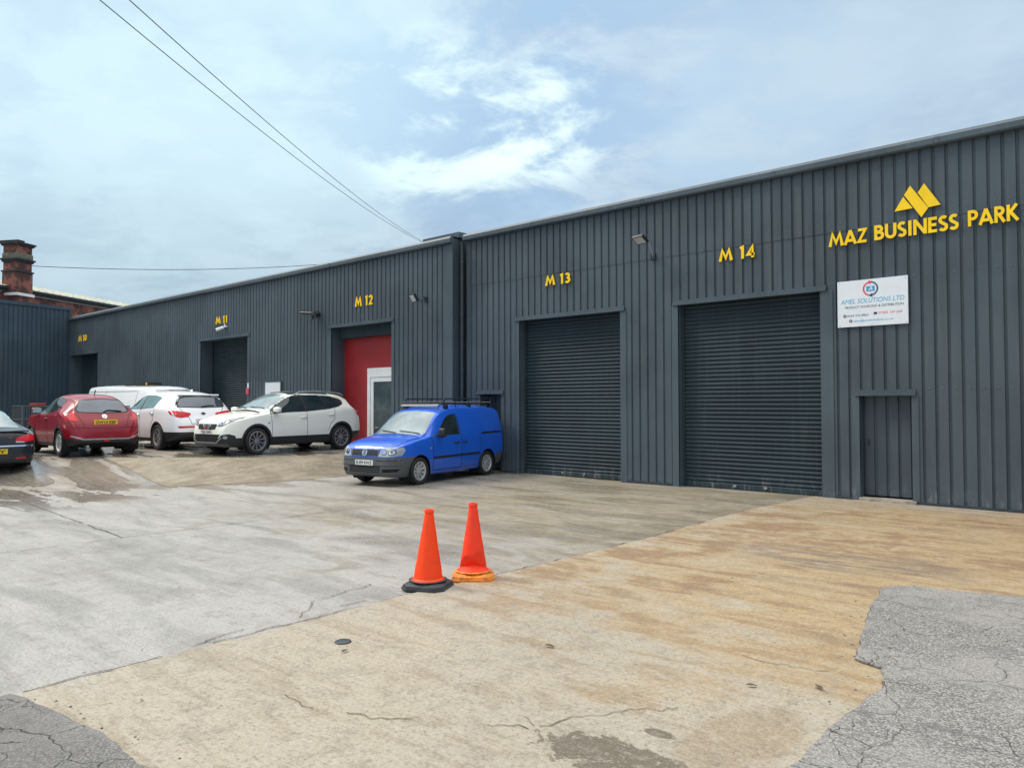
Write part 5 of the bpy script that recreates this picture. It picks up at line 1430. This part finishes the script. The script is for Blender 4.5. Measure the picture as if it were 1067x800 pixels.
rg = [(-.60, -.52), (-.60, .52), (-1.0, .56), (-1.5, .645), (-1.62, .64), (-1.66, 0), (-1.62, -.64), (-1.5, -.645), (-1.0, -.56)]
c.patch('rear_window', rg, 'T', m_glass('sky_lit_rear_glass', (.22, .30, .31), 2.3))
c.patch('windscreen', [(-.68, 1.02), (-.52, 1.35), (.52, 1.35), (.68, 1.02)], 'F', M['wscreen'])
for sg_ in (1, -1):
    tl = c.patch('tail_light', [(sg_*u, v) for u, v in ((.42, .80), (.44, .86), (.56, .92), (.74, .95), (.80, .93), (.80, .80), (.62, .785))], 'B', M['red_lens'], off=.006)
    c.patch('reversing_lamp', [(sg_*u, v) for u, v in ((.42, .77), (.43, .80), (.60, .79), (.60, .765))], 'B', M['lens'], tl, off=.007)
    c.patch('headlight', [(sg_*u, v) for u, v in ((.45, .60), (.5, .70), (.75, .76), (.76, .64))], 'F', M['lens'])
    c.patch('reflector', c.line([(sg_*.42, .42), (sg_*.62, .43)], .03), 'B', M['red_lens'])
c.both('tail_light_wrap', [(-2.02, .93), (-2.2, .94), (-2.28, .88), (-2.28, .80), (-2.10, .82)], M['red_lens'])
c.patch('bumper_step', c.line([(-.78, .70), (.78, .70)], .03), 'B', M['chrome'], off=.004)
c.patch('boot_seam', c.line([(-.44, .98), (-.40, .74), (.40, .74), (.44, .98)], .010), 'B', M['seam'])
sp_ = MB(); sp_.box(-2.24, -2.10, -.70, .70, 1.005, 1.035); sp_.build('boot_spoiler', P_DARK, c.root, bevel=.012)
c.plate('B', .585, 0, '    WSY', M['plate_yellow'], .52, .115)
c.mirror(.80, 1.02, P_DARK, (.12, .22, .14), .09)
c.arches(); c.underbody(); c.wheels(1.57, .215, .225, 5, .07, M['alloy'], twin=.12, hub_r=.06)
SALOON = c

# ---- white panel van behind
P_VW = m_paint('white_van_paint', (.82, .85, .87), .4)
c = Car('white_panel_van', 'long white panel van standing behind the red car, mostly hidden', 'van', 3.9,
    [(4.200, .60), (4.180, .85), (4.100, 1.0), (3.850, 1.10), (3.550, 1.18), (3.400, 1.24), (3.100, 1.48), (2.800, 1.70), (2.600, 1.80), (2.250, 1.88), (0.000, 1.93), (-1.560, 1.97), (-2.600, 1.965), (-2.990, 1.94), (-3.146, 1.86), (-3.211, 1.7), (-3.250, 1.2), (-3.276, .60)],
    [(4.200, .30), (3.950, .22), (2.650, .22), (-2.080, .24), (-2.860, .32), (-3.276, .42)],
    [(4.200, .55), (4.150, .68), (4.000, .80), (3.750, .90), (3.450, .95), (2.650, .96), (-2.340, .96), (-2.990, .94), (-3.185, .90), (-3.276, .84)],
    [(4.200, .5), (4.050, .85), (3.650, 1.02), (3.250, 1.10), (0.000, 1.18), (-3.120, 1.2), (-3.276, .55)],
    [(4.200, .5), (3.850, .74), (3.350, .80), (2.850, .76), (2.550, .76), (0.000, .79), (-2.860, .80), (-3.276, .76)],
    [(4.200, .02), (3.650, .04), (3.150, .05), (2.650, .06), (0.000, .05), (-2.860, .04), (-3.276, .05)], P_VW, .38, .335, .09)
for x in (2.85, 1.75): c.cut((x, 0, 0), (1, 0, 0), lambda q: side(q) and 1.2 < q.x < 3.2)
c.cut((0, 0, 1.16), (0, 0, 1), lambda q: side(q) and 1.2 < q.x < 3.2); c.cut((0, 0, .5), (0, 0, 1), lambda q: abs(q.x) > 2.3)
def reg(q, n):
    if abs(q.x) > 2.45 and q.z < .5: return 'fb' if q.x > 0 else 'rb'
    if 1.75 < q.x < 2.85 and .32 < q.z < 1.16 and abs(q.y) > .6: return 'd'+side_of(q)
pt = c.split(reg, {'body': ('body', P_VW), 'fb': ('bumper', M['grey_plastic']), 'rb': ('bumper', M['grey_plastic']), 'dL': ('door', P_VW), 'dR': ('door', P_VW)})
c.both('window', [(2.95, 1.20), (2.75, 1.42), (2.55, 1.54), (2.5, 1.20)], M['glass'], pt['dL'], pt['dR'])
c.patch('windscreen', [(-.76, 1.27), (-.62, 1.76), (.62, 1.76), (.76, 1.27)], 'F', M['wscreen'])
c.both('side_seam', c.line([(-3.0, 1.72), (1.5, 1.70)], .018), M['seam']); c.both('side_seam', c.line([(1.6, .4), (1.6, 1.75)], .012), M['seam']); c.both('side_seam', c.line([(-1.2, .4), (-1.2, 1.75)], .012), M['seam'])
for sg_ in (1, -1):
    c.patch('tail_light', [(sg_*.80, .9), (sg_*.80, 1.4), (sg_*.90, 1.4), (sg_*.90, .9)], 'B', M['red_lens'])
    c.patch('headlight', [(sg_*u, v) for u, v in ((.45, .78), (.5, .92), (.78, .98), (.80, .82))], 'F', M['lens'])
c.both('side_vent', [(-2.45, 1.50), (-2.33, 1.50), (-2.33, 1.78), (-2.45, 1.78)], M['grey_plastic'])
c.mirror(2.8, 1.25, M['black'], (.12, .2, .26), .1)
c.arches(); c.underbody(); c.wheels(1.63, .215, .215, 8, .05, M['alloy_dark'])
WVAN = c
# ------------------------------------------------------------------ put the vehicles in place
def pl(car, x, y, yaw, z=None):
    cs_, sn = math.cos(R(yaw)), math.sin(R(yaw)); hb_ = car.wb/2
    zf = gz(x+cs_*hb_, y+sn*hb_); zr = gz(x-cs_*hb_, y-sn*hb_)
    car.place(x, y, (zf+zr)/2-.004, R(yaw), -math.atan2(zf-zr, car.wb))
pl(VAN, -13.40, 12.06, -80.5); VAN.root.scale = (.96, .96, .96)
pl(QASH, -18.66, 11.42, -84.5)
pl(SPORT, -22.14, 9.86, 180)
pl(JUKE, -22.09, 7.5, 177.5)
pl(SALOON, -22.43, 5.11, 177.6)
pl(WVAN, -29.8, 12.25, 0)
ld = tag(empty('roof_ladder', (0, 0, 0)), 'dark folded ladder with a yellow end lying on the white van roof', 'ladder')
zt = WVAN.root.location.z
ld.location = (-29.2, 12.0, zt+1.93)
m = MB(); m.box(-1.0, 1.0, -.22, -.17, .0, .06); m.box(-1.0, 1.0, .17, .22, .0, .06)
m.build('stile', M['black'], ld)
m = MB()
for i in range(7): m.box(-.9+i*.3-.02, -.9+i*.3+.02, -.17, .17, .02, .045)
m.build('rung', M['galv'], ld)
m = MB(); m.box(1.0, 1.08, -.24, .24, 0, .11); m.build('end_foot', M['black'], ld, bevel=.01)
m = MB(); m.box(.90, .95, -.245, .245, 0, .09); m.build('strap', M['yellow'], ld)
# gas cage and red trolley by the left building, behind the cars
cg = tag(empty('wire_cage', (-34.5, 9.9, gz(-34.5, 9.9))), 'grey wire cage with a red cover behind the red car', 'cage')
m = MB()
for x in (-.6, .6):
    for y in (-.5, .5): m.box(x-.025, x+.025, y-.025, y+.025, 0, 1.2)
for z in (.1, .65, 1.17):
    for y in (-.5, .5): m.box(-.575, .575, y-.02, y+.02, z-.02, z+.02)
    for x in (-.6, .6): m.box(x-.02, x+.02, -.475, .475, z-.02, z+.02)
m.build('frame', M['grey_plastic'], cg)
m = MB()
for i in range(11):
    for y in (-.5, .5): m.box(-.55+i*.11-.004, -.55+i*.11+.004, y-.006, y+.006, .121, 1.149)
    for x in (-.6, .6): m.box(x-.006, x+.006, -.45+i*.09-.004, -.45+i*.09+.004, .121, 1.149)
m.build('mesh_panel', M['grey_plastic'], cg)
m = MB(); m.box(-.32, .32, -.0, .42, 1.19, 1.28); m.build('cover', M['red_panel'], cg, bevel=.03)

# cones
def cone(loc, label, mat, bmat, rz, top, dent, lean=(0, 0), base_w=.25):
    o = tag(empty('traffic_cone', loc, rz), label, 'traffic cone', 'orange cones on the yard')
    # square base with clipped corners and two steps
    b = MB(); a = base_w; k = .07
    octo = [(-a+k, -a), (a-k, -a), (a, -a+k), (a, a-k), (a-k, a), (-a+k, a), (-a, a-k), (-a, -a+k)]
    lv = [(1.0, 0), (1.03, .005), (1.03, .024), (.97, .027), (.985, .031), (.96, .047), (.90, .054), (.66, .0735)]
    vs = [(x*s_, y*s_, z) for s_, z in lv for x, y in octo]
    fs = [(i*8+k_, i*8+(k_+1) % 8, (i+1)*8+(k_+1) % 8, (i+1)*8+k_) for i in range(len(lv)-1) for k_ in range(8)]
    fs += [tuple(range(7, -1, -1)), tuple((len(lv)-1)*8+k_ for k_ in range(8))]
    b.add(vs, fs); b.build('base', bmat, o, 25)
    prof = [(.152, .070), (.156, .082), (.148, .092), (.138, .098), (.130, .14), (.110, .27), (.084, .43), (.060, .58), (.043, top-.040), (.041, top-.035), (.047, top-.030), (.047, top-.012), (.042, top), (.031, top), (.029, top-.08)]
    # refine the flank so the dent and scuffs have vertices to move
    pr = []
    for i in range(len(prof)-1):
        n = 9 if 3 <= i <= 7 else 1
        for j in range(n):
            t = j/n; pr.append((prof[i][0]*(1-t)+prof[i+1][0]*t, prof[i][1]*(1-t)+prof[i+1][1]*t))
    pr.append(prof[-1])
    c_ = MB(); c_.lathe(pr, 48)
    vs = []
    for (x, y, z) in c_.v:
        if dent and z > .088:
            # crushed-in flank: two flat folds meeting in a crease below a peak
            p = Vector((x, y, z))
            for an, r0_, z0_, sl in ((-2.05, .112, .235, .34), (-1.12, .108, .27, .22), (-1.62, .100, .20, .75)):
                nrm = Vector((math.cos(an), math.sin(an), -sl)).normalized()
                e = (p-Vector((math.cos(an)*r0_, math.sin(an)*r0_, z0_))).dot(nrm)
                if e > 0: p -= nrm*e*.97*min(1, (z-.088)/.02)
            x, y, z = p
        x += lean[0]*z; y += lean[1]*z
        x += .004*noise.noise((x*9, y*9, z*9)); vs.append((x, y, z))
    c_.v = vs
    o2 = c_.build('cone_body', mat, o, 32)
    rg_ = MB(); rg_.lathe([(.158, .0745), (.180, .0745), (.182, .079), (.172, .083), (.158, .083)], 32, None, True); rg_.build('collar', bmat, o, 40)
    return o
cone((-5.40, 4.87, gz(-5.40, 4.87)+.008), 'orange traffic cone on a black rubber base, the nearer of the pair', M['cone'], M['cone_base'], R(26), .735, None, (.014, .01), .205)
cone((-5.36, 5.44, gz(-5.36, 5.44)+.008), 'dented red orange traffic cone on an orange base', M['cone_faded'], M['cone_base_orange'], R(44), .745, True, (0, 0), .205)
# small litter
m = MB(); m.lathe([(0, 0), (.05, 0), (.06, .004), (.056, .009), (.03, .012), (0, .012)], 20)
cap = m.build('lost_cap', simple('blue_grey_cap', (.045, .05, .055), .35), smooth=40); cap.location = (-4.62, 3.34, gz(-4.62, 3.34)+.015); cap.rotation_euler = (0, 0, .4)
tag(cap, 'small dark round cap lying flat on the concrete', 'cap')
def leaf(x, y, s_, rz, lab):
    m = MB(); n = 10; vs = []
    for i in range(n+1):
        t = i/n; w_ = math.sin(math.pi*t)**.8*.35
        vs += [((t-.5)*s_, -w_*s_*.5, .005*math.sin(3*t)), ((t-.5)*s_, 0, .003+.005*math.sin(3*t)), ((t-.5)*s_, w_*s_*.5, .007*math.sin(3*t+.4))]
    m.add(vs, [(3*i+k_, 3*i+3+k_, 3*i+4+k_, 3*i+1+k_) for i in range(n) for k_ in (0, 1)])
    o = m.build('fallen_leaf', M['leaf'], smooth=60); o.location = (x, y, gz(x, y)+.026); o.rotation_euler = (.05, .06, rz)
    return tag(o, lab, 'leaf', 'dead leaves on the concrete')
M['leaf'] = simple('dead_leaf', (.07, .045, .025), .8)
leaf(-2.02, 4.48, .07, .6, 'curled brown leaf on the tan concrete near the asphalt corner')
leaf(-4.42, 3.21, .07, 1.9, 'tiny brown leaf beside the dark cap')
leaf(-3.42, 4.25, .08, .2, 'thin brown leaf in the middle of the tan slab')
leaf(-1.70, 4.72, .09, 2.4, 'brown leaf at the broken asphalt edge')

cable((-19.17, 6.72, 11.42), (-46.62, 41.08, 15.07), .5, .013, 'lower left of the two overhead cables running behind the roof', (.55, .15))
cable((-18.64, 7.19, 11.42), (-46.39, 41.29, 14.99), .5, .013, 'upper right of the two overhead cables running behind the roof', (.55, .15))
cable((-72.83, 20.52, 13.45), (-65.32, 41.85, 15.41), .35, .03, 'distant cable running level from the chimney behind the roof', (0, .5))

# ------------------------------------------------------------------ sky and light
wd = bpy.data.worlds.new('World'); S.world = wd; wd.use_nodes = True
nt = wd.node_tree; nt.nodes.clear()
def N(t, **k):
    n_ = nt.nodes.new(t)
    for a, b in k.items(): setattr(n_, a, b)
    return n_
def mth(op, a, b=0.0, c_=None, clamp=False):
    n_ = N('ShaderNodeMath', operation=op, use_clamp=clamp)
    for s_, v in zip(n_.inputs, (a, b, c_)):
        if v is None: continue
        if isinstance(v, bpy.types.NodeSocket): nt.links.new(v, s_)
        else: s_.default_value = v
    return n_.outputs[0]
def mrange(v, a, b, lo=0.0, hi=1.0):
    n_ = N('ShaderNodeMapRange', interpolation_type='SMOOTHSTEP'); nt.links.new(v, n_.inputs[0])
    for i, q in enumerate((a, b, lo, hi)): n_.inputs[i+1].default_value = q
    return n_.outputs[0]
def mixc(f, a, b):
    n_ = N('ShaderNodeMix', data_type='RGBA')
    for s_, v in ((n_.inputs[0], f), (n_.inputs[6], a), (n_.inputs[7], b)):
        if isinstance(v, bpy.types.NodeSocket): nt.links.new(v, s_)
        else: s_.default_value = (*v, 1) if isinstance(v, tuple) else v
    return n_.outputs[2]
SUN_EL, SUN_AZ = 48, 205      # azimuth measured anticlockwise from +x
sky = N('ShaderNodeTexSky'); sky.sky_type = 'NISHITA'; sky.sun_disc = False
sky.sun_elevation = R(SUN_EL); sky.sun_rotation = R(90-SUN_AZ)
tc = N('ShaderNodeTexCoord'); sp = N('ShaderNodeSeparateXYZ'); nt.links.new(tc.outputs['Generated'], sp.inputs[0])
zc = mth('ADD', mth('MAXIMUM', sp.outputs[2], 0.0), .16)
cb = N('ShaderNodeCombineXYZ'); nt.links.new(mth('DIVIDE', sp.outputs[0], zc), cb.inputs[0]); nt.links.new(mth('DIVIDE', sp.outputs[1], zc), cb.inputs[1])
def wnoise(scale, loc, det=8, rough=.55, dist=.3):
    mp = N('ShaderNodeMapping'); mp.inputs['Location'].default_value = loc; nt.links.new(cb.outputs[0], mp.inputs['Vector'])
    n_ = N('ShaderNodeTexNoise'); n_.inputs['Scale'].default_value = scale; n_.inputs['Detail'].default_value = det; n_.inputs['Roughness'].default_value = rough; n_.inputs['Distortion'].default_value = dist
    nt.links.new(mp.outputs[0], n_.inputs['Vector']); return n_.outputs['Fac']
def spot(d, inner, outer):
    vm = N('ShaderNodeVectorMath', operation='DOT_PRODUCT'); nt.links.new(tc.outputs['Generated'], vm.inputs[0]); vm.inputs[1].default_value = Vector(d).normalized()
    return mrange(vm.outputs['Value'], outer, inner)
n1 = wnoise(.95, (5.6, 1.2, 0), 10, .60, .2); n2 = wnoise(2.6, (7.3, 2.2, 0), 9, .60, .3); n3 = wnoise(.4, (9, 2, 0), 4)
body = mixc(mrange(n1, .43, .57), (3.3, 4.35, 5.7), (4.5, 5.7, 6.75))
body = mixc(mth('MULTIPLY', mrange(n2, .44, .60), .55), body, (5.5, 6.9, 7.8))
gap = mth('MULTIPLY', mth('MAXIMUM', spot((-.50, .77, .40), .995, .93), mth('MULTIPLY', spot((-.64, .66, .40), .998, .965), .8)), mrange(n2, .56, .42))
body = mixc(mth('MULTIPLY', gap, .3), body, (3.1, 5.6, 8.2))
hi = mth('MULTIPLY', mth('MAXIMUM', spot((-.69, .636, .347), .9992, .991), mth('MAXIMUM', spot((-.59, .73, .352), .9996, .995), spot((-.64, .685, .337), .9994, .996))), mrange(n2, .42, .60))
body = mixc(mth('MULTIPLY', hi, .75), body, (8.4, 10.2, 9.8))
body = mixc(mth('MULTIPLY', spot((-.86, .30, .42), .99, .88), .5), body, (6.0, 8.0, 8.7))
body = mixc(mth('MULTIPLY', spot((-.10, .93, .33), .97, .86), .55), body, (3.8, 4.85, 5.9))
# overcast skies are brighter overhead
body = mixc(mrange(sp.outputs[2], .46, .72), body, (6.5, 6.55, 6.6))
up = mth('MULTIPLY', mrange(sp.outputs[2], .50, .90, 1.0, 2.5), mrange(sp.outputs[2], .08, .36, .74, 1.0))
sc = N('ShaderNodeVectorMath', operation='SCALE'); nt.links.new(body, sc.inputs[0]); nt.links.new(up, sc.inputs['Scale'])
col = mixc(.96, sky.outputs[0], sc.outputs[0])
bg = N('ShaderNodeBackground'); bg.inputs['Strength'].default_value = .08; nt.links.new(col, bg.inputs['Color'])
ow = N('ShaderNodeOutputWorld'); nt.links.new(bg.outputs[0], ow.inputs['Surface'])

sd = bpy.data.lights.new('sun', 'SUN'); sd.energy = 1.5; sd.angle = R(17); sd.color = (1.0, .92, .79)
so = bpy.data.objects.new('sun', sd); COL.objects.link(so)
az, el = R(SUN_AZ), R(SUN_EL)
so.rotation_euler = Vector((-math.cos(az)*math.cos(el), -math.sin(az)*math.cos(el), -math.sin(el))).to_track_quat('-Z', 'Y').to_euler()

# ------------------------------------------------------------------ camera
f_px, yaw, pit, roll = 789.18, .726538407, .0258117329, -.00193852557
F = Vector((-math.sin(yaw)*math.cos(pit), math.cos(yaw)*math.cos(pit), math.sin(pit))); Rt = Vector((math.cos(yaw), math.sin(yaw), 0)); U = Rt.cross(F)
cr_, sr_ = math.cos(roll), math.sin(roll)
X = Rt*cr_+U*sr_; Y = U*cr_-Rt*sr_; Z = -F
cam = bpy.data.cameras.new('camera'); co = bpy.data.objects.new('camera', cam); COL.objects.link(co)
co.matrix_world = Matrix(((X.x, Y.x, Z.x, 0), (X.y, Y.y, Z.y, 0), (X.z, Y.z, Z.z, 1.75), (0, 0, 0, 1)))
cam.sensor_fit = 'HORIZONTAL'; cam.sensor_width = 36; cam.lens = f_px/1067*36; cam.clip_end = 3000; cam.clip_start = .05
S.camera = co
S.view_settings.view_transform = 'Standard'; S.view_settings.look = 'None'; S.view_settings.gamma = 1; S.view_settings.exposure = .76; S.view_settings.use_curve_mapping = False
